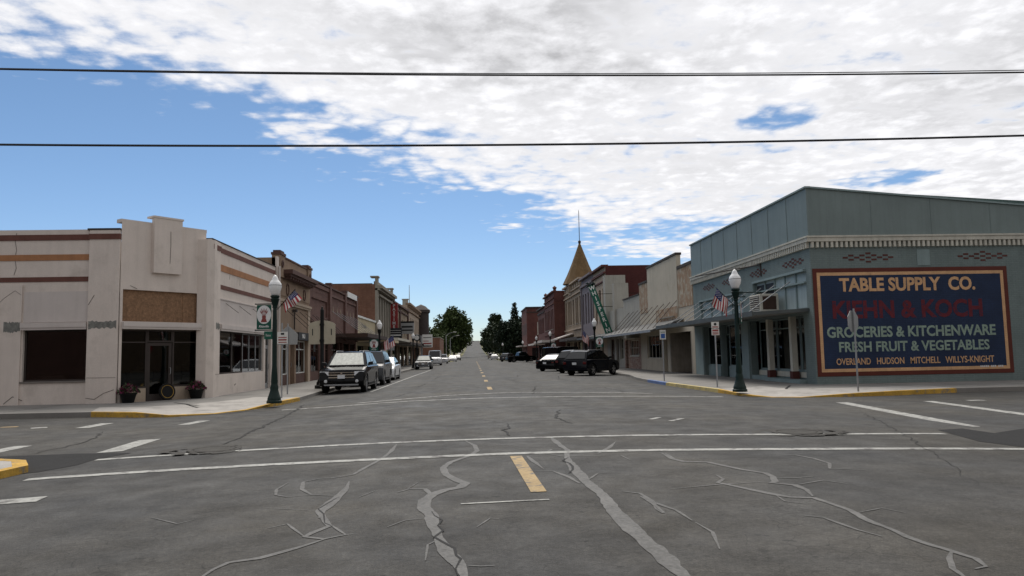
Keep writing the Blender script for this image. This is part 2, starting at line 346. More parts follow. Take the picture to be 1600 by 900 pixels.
# ------------------------------------------------------------------ ground, road, pavements
def asphalt():
    m = bpy.data.materials.new('asphalt'); m.use_nodes = True; nt = m.node_tree; N = nt.nodes; L = nt.links.new
    b = N['Principled BSDF']; b.inputs['Specular IOR Level'].default_value = .35
    tc = N.new('ShaderNodeTexCoord'); O = tc.outputs['Object']
    def noise(sc, det=6, ro=.6, vec=O):
        n = N.new('ShaderNodeTexNoise'); L(vec, n.inputs['Vector']); n.inputs['Scale'].default_value = sc; n.inputs['Detail'].default_value = det; n.inputs['Roughness'].default_value = ro; return n.outputs['Fac']
    def mr(x, a, c, lo, hi):
        n = N.new('ShaderNodeMapRange'); n.clamp = True; L(x, n.inputs['Value'])
        for k, v in zip(('From Min', 'From Max', 'To Min', 'To Max'), (a, c, lo, hi)): n.inputs[k].default_value = v
        return n.outputs[0]
    def mul(a, c):
        n = N.new('ShaderNodeMath'); n.operation = 'MULTIPLY'; L(a, n.inputs[0]); L(c, n.inputs[1]); return n.outputs[0]
    k = mr(noise(.16, 4), .3, .7, .76, 1.22)
    k = mul(k, mr(noise(1.3, 7, .65), .3, .7, .80, 1.2))
    k = mul(k, mr(noise(24, 4, .7), .3, .7, .60, 1.42)); k = mul(k, mr(noise(7, 6, .7), .3, .7, .82, 1.2))
    k = mul(k, mr(noise(95, 2, .6), .3, .7, .55, 1.5))
    # wheel-worn lanes along the street and along the cross street
    mp = N.new('ShaderNodeMapping'); mp.inputs['Scale'].default_value = (.55, .035, 1); L(O, mp.inputs[0]); k = mul(k, mr(noise(1, 4, .6, mp.outputs[0]), .35, .68, .74, 1.18))
    mp = N.new('ShaderNodeMapping'); mp.inputs['Scale'].default_value = (.03, .7, 1); L(O, mp.inputs[0]); k = mul(k, mr(noise(1, 4, .6, mp.outputs[0]), .35, .68, .84, 1.14))
    # fine alligator cracks in places
    vo = N.new('ShaderNodeTexVoronoi'); vo.feature = 'DISTANCE_TO_EDGE'; vo.inputs['Scale'].default_value = 3.2; vv = N.new('ShaderNodeVectorMath'); vv.operation = 'MULTIPLY_ADD'
    nz = N.new('ShaderNodeTexNoise'); nz.inputs['Scale'].default_value = 3; L(O, nz.inputs['Vector']); L(nz.outputs['Color'], vv.inputs[0]); vv.inputs[1].default_value = (.3,.3,0); L(O, vv.inputs[2]); L(vv.outputs[0], vo.inputs['Vector'])
    ck = mr(vo.outputs['Distance'], .004, .018, .45, 1.); gate = mr(noise(.55, 3), .52, .60, 0, 1)
    mxk = N.new('ShaderNodeMix'); L(gate, mxk.inputs[0]); mxk.inputs[2].default_value = 1; L(ck, mxk.inputs[3]); k = mul(k, mxk.outputs[0])
    # dark oil spots and specks
    k = mul(k, mr(noise(2.6, 2, .4), .70, .76, 1, .55)); k = mul(k, mr(noise(11, 1, .3), .76, .80, 1, .35))
    cr = N.new('ShaderNodeMix'); cr.data_type = 'RGBA'; L(mr(noise(.3, 5, .6), .35, .65, 0, 1), cr.inputs[0]); cr.inputs[6].default_value = (.044,.040,.033,1); cr.inputs[7].default_value = (.035,.0355,.036,1)
    mx = N.new('ShaderNodeMix'); mx.data_type = 'RGBA'; mx.blend_type = 'MULTIPLY'; mx.inputs[0].default_value = 1
    cv = N.new('ShaderNodeCombineColor'); [L(k, cv.inputs[i]) for i in range(3)]; L(cr.outputs[2], mx.inputs[6]); L(cv.outputs[0], mx.inputs[7]); L(mx.outputs[2], b.inputs['Base Color'])
    L(mr(noise(2, 3), .3, .7, .72, .92), b.inputs['Roughness'])
    bp = N.new('ShaderNodeBump'); bp.inputs['Strength'].default_value = .45; bp.inputs['Distance'].default_value = .01; L(noise(70, 3, .7), bp.inputs['Height']); L(bp.outputs[0], b.inputs['Normal'])
    _mats['asphalt'] = m; return m
asphalt()
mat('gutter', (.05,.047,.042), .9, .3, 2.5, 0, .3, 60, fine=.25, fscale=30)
mat('dry_grass', (.14,.125,.06), .95, .3, .08, fine=.2, fscale=1.5, blotch=((.05,.065,.025), .05, .45, .6))
def sheet(xs, ys, zf):
    mb = MB(); nx = len(xs)
    mb.v = [(x, y, zf(x, y)) for y in ys for x in xs]
    for j in range(len(ys)-1):
        for i in range(nx-1):
            a = j*nx+i; mb.f.append((a, a+1, a+1+nx, a+nx)); mb.m.append(0)
    return mb
ys = [-3000, -600, -100] + list(range(-50, 180, 46)) + list(range(180, 730, 18)) + [720, 760, 900, 1500, 4000]
ys = sorted(set(ys))
struct(sheet([-4000, -1200, -400, -150, -60, -12, 0, 12, 60, 150, 400, 1200, 4000], ys, lambda x, y: hill(y)-.12).build('ground', M('dry_grass')))
rx = [-70, -30, -12] + [-7+.9*i for i in range(19)] + [14, 30, 70]
ry = [-40, -20, -10] + [-6+2*i for i in range(24)] + list(range(44, 166, 6))
struct(sheet(rx, ry, gz).build('road', M('asphalt'), smooth=3.3))
struct(sheet([-4.8, -2, .8, 3.4, 6], [163] + list(range(170, 730, 15)) + [720, 750], lambda x, y: gz(x, y)+.004).build('hill_road', M('asphalt'), smooth=3.3))
for x0, x1, nm in ((-8.0, -6.6, 'hill_pavement'), (8.0, 9.4, 'hill_pavement')):
    struct(sheet([x0, x1], [163] + list(range(180, 730, 15)), lambda x, y: hill(y)+.1).build(nm, M('concrete_light')))
def side_strip(outer, inner, mats, seg, name, thick=.3):
    """pavement between a kerb line (x, y, h) and a building line (x, y); seg gives each kerb segment's paint"""
    walk = MB(); kerb = MB()
    sm = Vector((0, 0, 0))
    for i in range(len(outer)-1):
        (ax, ay, ah), (bx_, by_, bh) = outer[i], outer[i+1]; (cx, cy), (dx, dy) = inner[i], inner[i+1]
        ka = (Vector((cx, cy))-Vector((ax, ay))).normalized()*.17; kb = (Vector((dx, dy))-Vector((bx_, by_))).normalized()*.17
        A, B = (ax, ay, ah), (bx_, by_, bh); A2 = (ax+ka.x, ay+ka.y, ah+.004); B2 = (bx_+kb.x, by_+kb.y, bh+.004)
        kerb.face([A, B, B2, A2], seg[i]); kerb.face([(ax, ay, -.1), (bx_, by_, -.1), B, A], seg[i])
        lm = 1 if (ah < .145 or bh < .145 or seg[i] in (1,)) else 0
        mid = lambda p, q, t: (p[0]*(1-t)+q[0]*t, p[1]*(1-t)+q[1]*t, p[2]*(1-t)+q[2]*t)
        C_, D_ = (cx, cy, .15), (dx, dy, .15)
        ma, mb_ = mid(A2, C_, .48), mid(B2, D_, .48); ma = (ma[0], ma[1], .15); mb_ = (mb_[0], mb_[1], .15)
        walk.face([A2, B2, mb_, ma], lm); walk.face([ma, mb_, D_, C_], 0)
    struct(walk.build(name, [M('concrete'), M('concrete_light')])); return struct(kerb.build('kerb', mats))
KM = [M('concrete'), M('yellow_paint'), M('yellow_faded'), M('blue_paint')]
LO = [(-60, 23.2, .15), (-20, 23.0, .15), (-11.13, 22.62, .15), (-9.6, 22.05, .15), (-8.6, 21.85, .06), (-7.63, 22.75, .015), (-7.05, 23.9, .03), (-6.55, 25.9, .15), (-6.4, 28.2, .15), (-6.62, 33, .15), (-6.8, 40, .15), (-6.8, 95, .15), (-6.8, 148, .15)]
LI = [(-60, 27.3), (-20, 27.3), (-12.9, 27.3), (-12.5, 27.1), (-12.1, 27.5), (-11.5, 28.2), (-11, 28.9), (-10.5, 29.6), (-10.2, 30.2), (-10.2, 33), (-10.2, 40), (-10.2, 95), (-10.2, 148)]
side_strip(LO, LI, KM, [0, 0, 1, 1, 1, 1, 1, 1, 0, 0, 0, 0], 'pavement')
RO = [(9.8, 148, .15), (9.8, 60, .15), (9.8, 47, .15), (9.05, 41.5, .15), (8.84, 38, .15), (8.8, 34.2, .15), (8.95, 30, .15), (9.02, 27.5, .15), (9.12, 25.3, .08), (9.75, 24.35, .015), (10.6, 24.0, .015), (12.0, 23.85, .1), (13.75, 23.95, .15), (16.3, 24.7, .15), (20, 24.9, .15), (60, 25.3, .15)]
RI = [(13.6, 148), (13.6, 60), (13.6, 47), (13.6, 41.5), (13.6, 38), (13.6, 34.2), (13.6, 31.5), (13.6, 30.4), (13.6, 29.8), (13.6, 29.3), (13.9, 29.3), (14.4, 29.3), (15, 29.3), (16.5, 29.3), (20, 29.3), (60, 29.3)]
side_strip(list(reversed(RO)), list(reversed(RI)), KM, list(reversed([0, 0, 0, 0, 3, 2, 2, 1, 1, 1, 1, 1, 1, 0, 0])), 'pavement')
for sx, x0, x1 in ((-1, -6.8, -10.2), (1, 9.8, 13.6)):
    side = [(x0, 163, .15), (x0, 176, .15), (x0, 196, .15)]; inn = [(x1, 163), (x1, 176), (x1, 196)]
    if sx < 0: side_strip(side, inn, KM, [0, 0], 'pavement')
    else: side_strip(list(reversed(side)), list(reversed(inn)), KM, [0, 0], 'pavement')
gu = MB()  # gutter dirt strip whose dark tone also paints in the kerbs' shadow line
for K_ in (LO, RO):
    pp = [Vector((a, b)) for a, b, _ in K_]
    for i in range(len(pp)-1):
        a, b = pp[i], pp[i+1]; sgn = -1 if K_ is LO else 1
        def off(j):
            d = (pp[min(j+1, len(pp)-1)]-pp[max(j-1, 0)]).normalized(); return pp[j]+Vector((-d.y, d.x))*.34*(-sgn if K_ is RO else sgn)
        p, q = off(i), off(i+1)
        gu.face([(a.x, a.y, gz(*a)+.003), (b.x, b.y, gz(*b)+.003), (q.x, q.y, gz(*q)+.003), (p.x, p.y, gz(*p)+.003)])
struct(gu.build('road_gutter_shade_strip', M('gutter')))
# pavement corner nearest the camera on the left, with its yellow kerb
LN = [(-14, 12.5, .13), (-9, 12.5, .13), (-7.6, 12.35, .13), (-6.85, 12.0, .13), (-6.5, 11.45, .12), (-6.55, 10.9, .12), (-6.85, 10.35, .12), (-7.6, 9.7, .13), (-8.2, 8, .13), (-8.2, -10, .13)]
NI = [(-14, 9), (-10.5, 9), (-9.8, 9), (-9.4, 9), (-9.2, 9), (-9.2, 8.8), (-9.4, 8.5), (-9.8, 8), (-10.5, 6), (-10.5, -10)]
kb = MB(); wk = MB()
for i in range(len(LN)-1):
    (ax, ay, ah), (bx_, by_, bh) = LN[i], LN[i+1]; ca, cb_ = Vector(NI[i]), Vector(NI[i+1])
    ka = (ca-Vector((ax, ay))).normalized(); kb_ = (cb_-Vector((bx_, by_))).normalized()
    def q(x, y, k, d, h): return (x+k.x*d, y+k.y*d, h)
    kb.face([(ax, ay, -.1), (ax, ay, ah), (bx_, by_, bh), (bx_, by_, -.1)], 0); kb.face([(ax, ay, ah), q(ax, ay, ka, .2, ah+.004), q(bx_, by_, kb_, .2, bh+.004), (bx_, by_, bh)], 0)
    wk.face([q(ax, ay, ka, .2, ah+.002), q(ax, ay, ka, .65, ah), q(bx_, by_, kb_, .65, bh), q(bx_, by_, kb_, .2, bh+.002)], 1)
    wk.face([q(ax, ay, ka, .65, ah), (ca.x, ca.y, .13), (cb_.x, cb_.y, .13), q(bx_, by_, kb_, .65, bh)], 0)
struct(kb.build('kerb', [M('yellow_paint')])); struct(wk.build('pavement', [M('concrete'), M('concrete_light')]))
# joints in the corner pavements: thin dark grooves laid as sheets
jt = MB()
def joint(a, b, w=.025, z=.1545):
    a, b = Vector(a), Vector(b); n = Vector((-(b-a).y, (b-a).x)).normalized()*w/2
    jt.face([(a.x-n.x, a.y-n.y, z), (b.x-n.x, b.y-n.y, z), (b.x+n.x, b.y+n.y, z), (a.x+n.x, a.y+n.y, z)])
for y in range(31, 140, 2): joint((-10.1, y), (-6.95 if y > 38 else -6.75, y)); 
for y in range(31, 140, 2): joint((13.4, y), (10.0 if y > 46 else 9.1, y))
for x in range(-30, -12, 2): joint((x, 23.3), (x, 27.0))
for x in range(16, 40, 2): joint((x, 25.2), (x, 29.2))
joint((-10.3, 26.6), (-8.7, 24.4), .09); joint((-11.7, 26.0), (-9.2, 25.9), .03); joint((11.3, 26.8), (12.4, 29.0), .09)
struct(jt.build('pavement_joint_line', M('crack_line')))
# ------------------------------------------------------------------ painted lines, sealed cracks, patches (all lie on the road's crown)
def ribbon(mb, pts, w, z=.004, jag=0., m=0, step=.25):
    P = []
    for (a, b) in zip(pts[:-1], pts[1:]):
        a, b = Vector(a), Vector(b); n = max(1, int((b-a).length/step))
        P += [a.lerp(b, i/n) for i in range(n)]
    P.append(Vector(pts[-1])); row = []; ww = w
    for i, p in enumerate(P):
        d = (P[min(i+1, len(P)-1)]-P[max(0, i-1)]).normalized(); n = Vector((-d.y, d.x))
        t = i/max(1, len(P)-1); w0 = (w[0]+(w[1]-w[0])*t) if isinstance(w, tuple) else w
        if jag:
            if i == 0: ja = jb = 0.
            ja = ja*.86+random.gauss(0, jag*.42); jb = jb*.86+random.gauss(0, jag*.42); en = min(1., .25+min(i, len(P)-1-i)*.12)
            n1, n2 = [w0*.5*en*max(.25, 1+q+random.gauss(0, jag*.18)) for q in (ja, jb)]
        else: n1 = n2 = w0/2
        for s_, k in ((-1, n1), (1, n2)):
            x, y = p.x+n.x*k*s_, p.y+n.y*k*s_; row.append((x, y, gz(x, y)+z))
    n0 = len(mb.v); mb.v += row
    for i in range(len(P)-1):
        mb.f.append((n0+2*i, n0+2*i+2, n0+2*i+3, n0+2*i+1)); mb.m.append(m)
def G(pts): return [at_ground(*p) for p in pts]
ln = MB()
ribbon(ln, G([(40, 750), (80, 747), (300, 733), (560, 719.5), (800, 709), (1000, 704), (1250, 702), (1600, 702), (1700, 703)]), .22, .006)
ribbon(ln, G([(150, 719), (400, 703), (600, 692.5), (800, 685), (1000, 680.5), (1250, 679), (1475, 678)]), .20, .006)
ribbon(ln, G([(440, 641), (500, 637.2), (640, 627), (760, 622), (880, 620), (1060, 619.5), (1130, 620)]), .22, .006)
ribbon(ln, G([(560, 630), (700, 618), (800, 613.5), (960, 613.5), (1020, 615)]), .2, .006)
ribbon(ln, [(-4.45, 33), (-4.5, 61), (-4.4, 78)], .13, .006)
for a, b, w in (((170, 707), (235, 687), .42), ((128, 669), (168, 661.5), .34), ((48, 669.5), (74, 668), .3), ((-30, 711), (37, 697), .34), ((-60, 790), (66, 780), .34), ((286, 664), (320, 657.5), .3), ((1315, 629), (1518, 667), .34), ((1450, 627), (1640, 653), .3), ((1512, 626), (1537, 625.5), .3),
                ((1016, 655.5), (1030, 652.5), .12), ((1048, 658), (1066, 654), .12), ((720, 788), (858, 781), .05)):
    ribbon(ln, G([a, b]), w, .006)
for y0 in range(52, 98, 6):                                            # angled stall marks along the right kerb
    ribbon(ln, [(6.0, y0), (9.5, y0+3.6)], .1, .006)
for y0 in range(100, 150, 6): ribbon(ln, [(6.0, y0), (9.5, y0+3.6)], .1, .006)
struct(ln.build('road_marking', M('road_white')))
yl = MB(); ribbon(yl, G([(806, 713), (842, 769)]), .17, .006)
y = 31.2
while y < 160: ribbon(yl, [(.68, y), (.68, y+2.6)], .2, .006); y += 9.2
ribbon(yl, G([(1, 668), (28, 667)]), .2, .006)
struct(yl.build('road_marking', M('road_yellow')))
c1 = lambda x, y: (x/2.963, 620+y/2.963)
c2 = lambda x, y: (500+x/2.857, 600+y/2.857)
c3 = lambda x, y: (1000+x/2.647, 560+y/2.647)
se = MB()
for f, w, pts in (
    (c2, (.07, .13), [(650,255),(690,275),(700,300),(670,320),(580,350),(548,375),(560,405),(610,430),(650,445),(630,462),(560,475),(500,497),(465,520),(458,555),(490,590),(503,640),(530,700),(575,760),(620,810),(645,857),(650,900)]),
    (c2, .06, [(345,485),(400,470),(470,470),(490,490),(480,510)]), (c2, .03, [(390,470),(438,440)]),
    (c2, (.08, .16), [(1030,238),(1060,265),(1105,295),(1105,330),(1140,380),(1180,430),(1250,490),(1320,570),(1360,620),(1440,690),(1520,760),(1600,835),(1680,910)]),
    (c2, (.03, .08), [(935,388),(1040,390),(1110,415),(1160,445)]), (c2, (.09, .03), [(925,322),(960,350),(1000,382)]),
    (c2, .06, [(1005,310),(1035,292),(1100,290)]), (c2, .045, [(1010,312),(1080,324),(1200,322),(1290,318)]), (c2, (.09, .05), [(1240,312),(1290,285),(1320,258)]),
    (c2, (.07, .04), [(342,270),(320,300),(272,338),(210,370),(150,405),(60,420),(0,430)]),
    (c2, (.05, .10), [(130,435),(112,480),(60,530),(12,570),(0,600)]), (c2, .03, [(170,508),(245,478)]),
    (c2, .07, [(1540,310),(1580,335),(1640,350)]), (c2, .05, [(1350,480),(1430,490),(1490,530),(1560,555),(1610,572)]), (c2, .05, [(1488,530),(1500,560),(1530,578)]), (c2, .04, [(1340,318),(1385,340)]),
    (c2, .02, [(700,278),(880,270),(1030,268)]), (c2, .05, [(660,812),(720,815),(780,812)]),
    (c1, (.04, .06), [(1600,370),(1480,380),(1405,395),(1395,430),(1440,455),(1560,460)]), (c1, (.05, .06), [(1335,398),(1282,430),(1278,455),(1330,465),(1440,455)]),
    (c1, (.07, .08), [(1600,420),(1555,470),(1520,490),(1470,530),(1500,570),(1530,600),(1450,630),(1412,650),(1500,660),(1600,640)]), (c1, (.07, .09), [(1520,655),(1380,700),(1200,750),(1060,770),(990,800),(930,840)]),
    (c1, .02, [(1220,515),(1440,527)]), (c1, .05, [(1600,640),(1540,600)]),
    (c3, (.07, .07), [(90,392),(130,415),(180,428),(280,430),(350,445),(420,460),(520,475),(550,490),(560,510),(545,515),(640,525),(690,545),(715,572)]),
    (c3, .03, [(120,542),(330,522),(430,517),(530,510)]), (c3, (.06, .10), [(315,483),(345,500),(320,515),(370,525),(460,545),(560,565),(620,575),(720,578),(800,605),(870,630),(950,675),(1040,710),(1100,740),(1200,775),(1290,800),(1390,830),(1430,862),(1385,872)]),
    (c3, (.07, .12), [(1290,798),(1278,830),(1290,870),(1340,905)]), (c3, .05, [(670,650),(760,660),(830,685),(900,710),(1000,738)]), (c3, .06, [(0,570),(50,600),(100,640)]), (c3, .05, [(75,600),(150,630),(215,672)]),
    (c2, .03, [(1180,440),(1240,400),(1330,395)]), (c2, .035, [(300,640),(380,610),(470,600)]), (c2, .03, [(0,700),(60,685),(150,670)]), (c2, .035, [(700,640),(760,600),(800,605)]), (c3, .035, [(230,680),(300,720),(330,790)]), (c3, .03, [(900,640),(1000,620),(1100,640)]), (c3, .035, [(640,525),(760,505),(860,520)]), (c1, .03, [(700,560),(820,590),(900,570)]), (c1, .035, [(1240,610),(1330,590),(1410,650)]), (c2, .03, [(540,690),(480,720),(470,790)]),
    (c3, .06, [(560,495),(640,495),(715,490)]), (c3, .04, [(520,395),(640,400),(720,415),(785,435),(785,457),(940,462)]), (c3, .04, [(560,565),(600,592),(680,602)])):
    ribbon(se, G([f(*p) for p in pts]), tuple(.98*q for q in w) if isinstance(w, tuple) else w*1.15, .0045, .24, step=.09)
struct(se.build('road_seal_strip', M('crack_seal')))
ck = MB()
def crack(pts, w=.035):
    P = []
    for a, b in zip(pts[:-1], pts[1:]):
        a, b = Vector(a), Vector(b); n = max(2, int((b-a).length/.22)); pr = Vector((-(b-a).y, (b-a).x)).normalized()
        P += [tuple(a.lerp(b, i/n)+pr*random.uniform(-.06, .06)) for i in range(n)]
    ribbon(ck, P+[pts[-1]], w, .0075, .4, step=.2)
crack(G([(332,701),(360,690),(420,663),(465,640),(475,632)]), .05); crack(G([(790,662),(795,668),(786,672),(796,681)]), .08); crack(G([(875,640),(866,652),(895,662)]), .05)
crack(G([(40,712),(140,690),(160,675)]), .035); crack(G([(745,655),(790,661)]), .03)
crack(G([c2(510,570),c2(530,610),c2(520,660),c2(550,710),c2(600,770),c2(650,800),c2(615,857)]), .022)
crack(G([c1(1560,470),c1(1490,520),c1(1520,570),c1(1535,600)]), .02); crack(G([c2(1090,330),c2(1120,370),c2(1110,400)]), .05); crack(G([(1340,640),(1430,690),(1530,760)]), .012)
for x in (2.4, -2.8, 5.3):
    yy = 27.
    while yy < 70: crack([(x+random.uniform(-.4, .4), yy), (x+random.uniform(-.8, .8), yy+random.uniform(3, 8))], .03); yy += random.uniform(6, 13)
struct(ck.build('road_crack_line', M('crack_line')))
pa = MB()
def patch(px):
    P = G(px); n = len(P); c = (sum(p[0] for p in P)/n, sum(p[1] for p in P)/n)
    for i in range(n):
        a, b = P[i], P[(i+1) % n]; k = 6
        for j in range(k):
            q0 = (a[0]+(b[0]-a[0])*j/k, a[1]+(b[1]-a[1])*j/k); q1 = (a[0]+(b[0]-a[0])*(j+1)/k, a[1]+(b[1]-a[1])*(j+1)/k)
            pa.face([(c[0], c[1], gz(*c)+.0042), (q0[0], q0[1], gz(*q0)+.0042), (q1[0], q1[1], gz(*q1)+.0042)])
patch([(-60,716), (120,709), (205,708), (150,718), (120,727), (60,738), (20,742), (-60,742)]); patch([(1465,672), (1520,668), (1700,664), (1700,704), (1600,699), (1530,690)])
struct(pa.build('road_patch_surface', M('fresh_asphalt')))
for i, (px, lab) in enumerate((((335, 703), 'broken asphalt round a sunken manhole cover by the brown corner window building'), ((1245, 676), 'sunken manhole cover on the crosswalk line before the mural wall'))):
    x, y = at_ground(*px); t = thing('manhole_cover', lab, 'manhole cover', (x, y, gz(x, y)+.006), 0, None)
    mb = MB(); mb.lathe([(.44, 0), (.44, .012), (.36, .012), (.36, .006), (.335, .006), (.335, .012), (.001, .012)], n=24)
    mb.build('cover', M('gutter'), t)
    mb = MB()
    for k in range(40):
        a = 6.283*k/40; r = random.uniform(.46, .62); s_ = random.uniform(.05, .14); c = (r*math.cos(a)*1.4, r*math.sin(a))
        mb.face([(c[0]+s_*random.uniform(.6, 1.2)*math.cos(q), c[1]+s_*math.sin(q), .001+.0003*k) for q in (0, 1.1, 2.3, 3.2, 4.4, 5.5)])
    mb.build('broken_rim', M('gutter'), t)
t = None
# ------------------------------------------------------------------ building kit (local frame: x along the front, y into the house, z up)
def wall(mb, W, z1, holes, t=.28, m=0, x0=0., z0=0., y=0., rm=None):
    rm = m if rm is None else rm
    xs = sorted({x0, W, *[h[0] for h in holes], *[h[1] for h in holes]}); zs = sorted({z0, z1, *[h[2] for h in holes], *[h[3] for h in holes]})
    for i in range(len(xs)-1):
        for j in range(len(zs)-1):
            cx, cz = (xs[i]+xs[i+1])/2, (zs[j]+zs[j+1])/2
            if any(h[0] < cx < h[1] and h[2] < cz < h[3] for h in holes): continue
            mb.face([(xs[i], y, zs[j]), (xs[i+1], y, zs[j]), (xs[i+1], y, zs[j+1]), (xs[i], y, zs[j+1])], m)
    for a, b, c, d in holes:
        mb.face([(a, y, c), (a, y, d), (a, y+t, d), (a, y+t, c)], rm); mb.face([(b, y, c), (b, y+t, c), (b, y+t, d), (b, y, d)], rm)
        mb.face([(a, y, d), (b, y, d), (b, y+t, d), (a, y+t, d)], rm)
        if c > z0+.01: mb.face([(a, y, c), (a, y+t, c), (b, y+t, c), (b, y, c)], rm)
def shell(mb, W, D, H, holes, m=0, side=None, t=.28, par=.45, inner=5.0, far_open=False):
    side = m if side is None else side
    wall(mb, W, H, holes, t, m)
    mb.box(0, .22, .004, D, -.05, H-.003, side); mb.box(W-.22, W, .004, D, -.05, H-.003, side); mb.box(.22, W-.22, D-.22, D, -.05, H-.003, side)
    mb.box(.22, W-.22, .012, .22, H-par-.6, H-.003, m)
    return dict(W=W, D=D, H=H)
def roof_inner(root, W, D, H, par=.45, inner=5.):
    mb = MB(); mb.box(.22, W-.22, .22, D-.22, H-par-.2, H-par); mb.build('roof', M('roofing'), root)
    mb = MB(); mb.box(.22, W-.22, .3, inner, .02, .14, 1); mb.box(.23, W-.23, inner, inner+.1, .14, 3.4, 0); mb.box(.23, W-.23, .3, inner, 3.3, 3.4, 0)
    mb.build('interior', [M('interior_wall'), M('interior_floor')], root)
def win(root, a, b, c, d, y=.16, nx=1, nz=1, fm='dark_trim', gm=None, fw=.06, sill=None, name='window', zsplit=None, T=None):
    mb = MB(T); dpt = .035
    mb.box(a, b, y-dpt, y+dpt, d-fw, d); mb.box(a, b, y-dpt, y+dpt, c, c+fw)
    mb.box(a, a+fw, y-dpt, y+dpt, c+fw, d-fw); mb.box(b-fw, b, y-dpt, y+dpt, c+fw, d-fw)
    for i in range(1, nx): x = a+(b-a)*i/nx; mb.box(x-fw*.4, x+fw*.4, y-dpt*.8, y+dpt*.8, c+fw, d-fw)
    for z in (zsplit or [c+(d-c)*j/nz for j in range(1, nz)]): mb.box(a+fw, b-fw, y-dpt*.7, y+dpt*.7, z-fw*.35, z+fw*.35)
    f = mb.build(name, M(fm), root)
    mb = MB(T); mb.box(a+fw*.6, b-fw*.6, y-.004, y+.004, c+fw*.6, d-fw*.6); mb.build('pane', gm or GLD, f)
    if sill: mb = MB(T); mb.box(a-.06, b+.06, -.07, .12, c-.09, c+.004); mb.build('sill', M(sill), f)
    return f
def door(root, a, b, c, d, y=.2, fm='dark_trim', gm=None, solid=False, T=None, low=.25):
    mb = MB(T); fw = .11
    mb.box(a, a+fw, y-.03, y+.03, c, d); mb.box(b-fw, b, y-.03, y+.03, c, d); mb.box(a+fw, b-fw, y-.03, y+.03, d-fw, d); mb.box(a+fw, b-fw, y-.03, y+.03, c, c+low)
    if solid: mb.box(a+fw, b-fw, y-.015, y+.015, c+low, d-fw)
    o = mb.build('door', M(fm), root)
    if not solid: mb = MB(T); mb.box(a+fw*.7, b-fw*.7, y-.005, y+.005, c+low*.8, d-fw*.7); mb.build('pane', gm or GLD, o)
    mb = MB(T); mb.tube([(b-fw*.5, y-.03, c+.95), (b-fw*.5, y-.08, c+.97), (b-fw*.5, y-.08, c+1.18), (b-fw*.5, y-.03, c+1.2)], .012, 6); mb.build('handle', M('galvanised'), o)
    return o
def canopy(root, a, b, z, depth, th=.16, slope=0., top='canopy_top', edge='canopy_edge', under='canopy_under', rods=(), rz=1.5, rod_r=.018, rod_m='galvanised'):
    mb = MB(); 
    mb.extr([(a, 0, z+slope), (a, -depth, z), (a, -depth, z+th), (a, 0, z+th+slope)], (b-a, 0, 0), 0)
    c = mb.build('canopy', [M(top)], root)
    mb = MB(); mb.box(a-.02, b+.02, -depth-.04, -depth+.0, z-.03, z+th+.03)
    if slope < .05: mb.box(a-.03, a, -depth, -.01, z-.03, z+th+.03); mb.box(b, b+.03, -depth, -.01, z-.03, z+th+.03)
    mb.build('fascia', M(edge), c)
    mb = MB(); mb.face([(a+.02, -.01, z+slope-.004), (b-.02, -.01, z+slope-.004), (b-.02, -depth+.02, z-.004), (a+.02, -depth+.02, z-.004)]); mb.build('soffit', M(under), c)
    for x in rods:
        mb = MB(); mb.tube([(x, -depth*.85, z+th), (x, -.02, z+th+rz)], rod_r, 6); mb.build('tie_rod', M(rod_m), c)
    return c
def simple(name, mb, m, root, **k): return mb.build(name, M(m) if isinstance(m, str) else [M(q) for q in m], root, **k)
def bricks_diamond(mb, cx, z, y=-.004, sx=1., along='x'):
    """pierced brick ornament: rows of small bricks in a stretched diamond"""
    for dx, dz in ((-5,0),(-3.6,-.5),(-3.6,.5),(-2.2,0),(-.9,-.5),(-.9,.5),(.6,-1),(.6,0),(.6,1),(2,-.5),(2,.5),(3.4,0),(4.8,-.5),(4.8,.5),(6.1,0)):
        x = cx+dx*.17*sx
        if along == 'x': mb.box(x-.105*sx, x+.105*sx, y-.012, y+.02, z+dz*.17-.035, z+dz*.17+.035)
        else: mb.box(y-.02, y+.012, x-.105*sx, x+.105*sx, z+dz*.17-.035, z+dz*.17+.035)
LX, RX = -10.2, 13.6
LR, RR = R(90), R(-90)
# ================================================================== left 1: white corner building
root = thing('corner_shop', 'white stucco corner building with rust and orange stripes and a plywood panel over its door', 'building', (-12.5, 27.1, 0))
inv = Matrix.Translation((12.5, -27.1, 0))
TL = inv @ frame((-40, 27.15, 0)); TC = inv @ frame((-12.45, 27.1, 0), math.atan2(2.6, 2.05)); TS = inv @ frame((LX, 29.75, 0), LR)
LC = math.hypot(2.6, 2.05)
mb = MB(TL); wall(mb, 27.5, 6.25, [(24.25, 26.48, .95, 2.75)], .22); mb.box(-.0, 26.47, .004, .3, 6.2, 6.31); mb.T = TL
mb.box(26.48, 27.52, -.12, .01, -.05, 6.26); mb.box(22.6, 24.19, -.05, .01, -.05, 4.35)
mb.T = TC; wall(mb, LC, 6.62, [(.1, LC-.1, .1, 2.74), (.1, LC-.1, 3.02, 4.16)], .3); mb.box(1.12, 2.22, -.16, .02, 4.82, 6.86); mb.box(-.02, LC+.02, .003, .32, 6.55, 6.68); mb.box(1.08, 2.26, -.18, .30, 6.86, 6.93)
mb.T = TS; wall(mb, 9.9, 6.25, [(.85, 7.45, 1.0, 2.75), (7.75, 8.75, .12, 2.7)], .2); mb.box(-.06, .78, -.1, .012, -.05, 6.27); mb.box(0, 9.9, .004, .3, 6.2, 6.33); mb.box(9.5, 9.9, -.09, .004, -.05, 6.9)
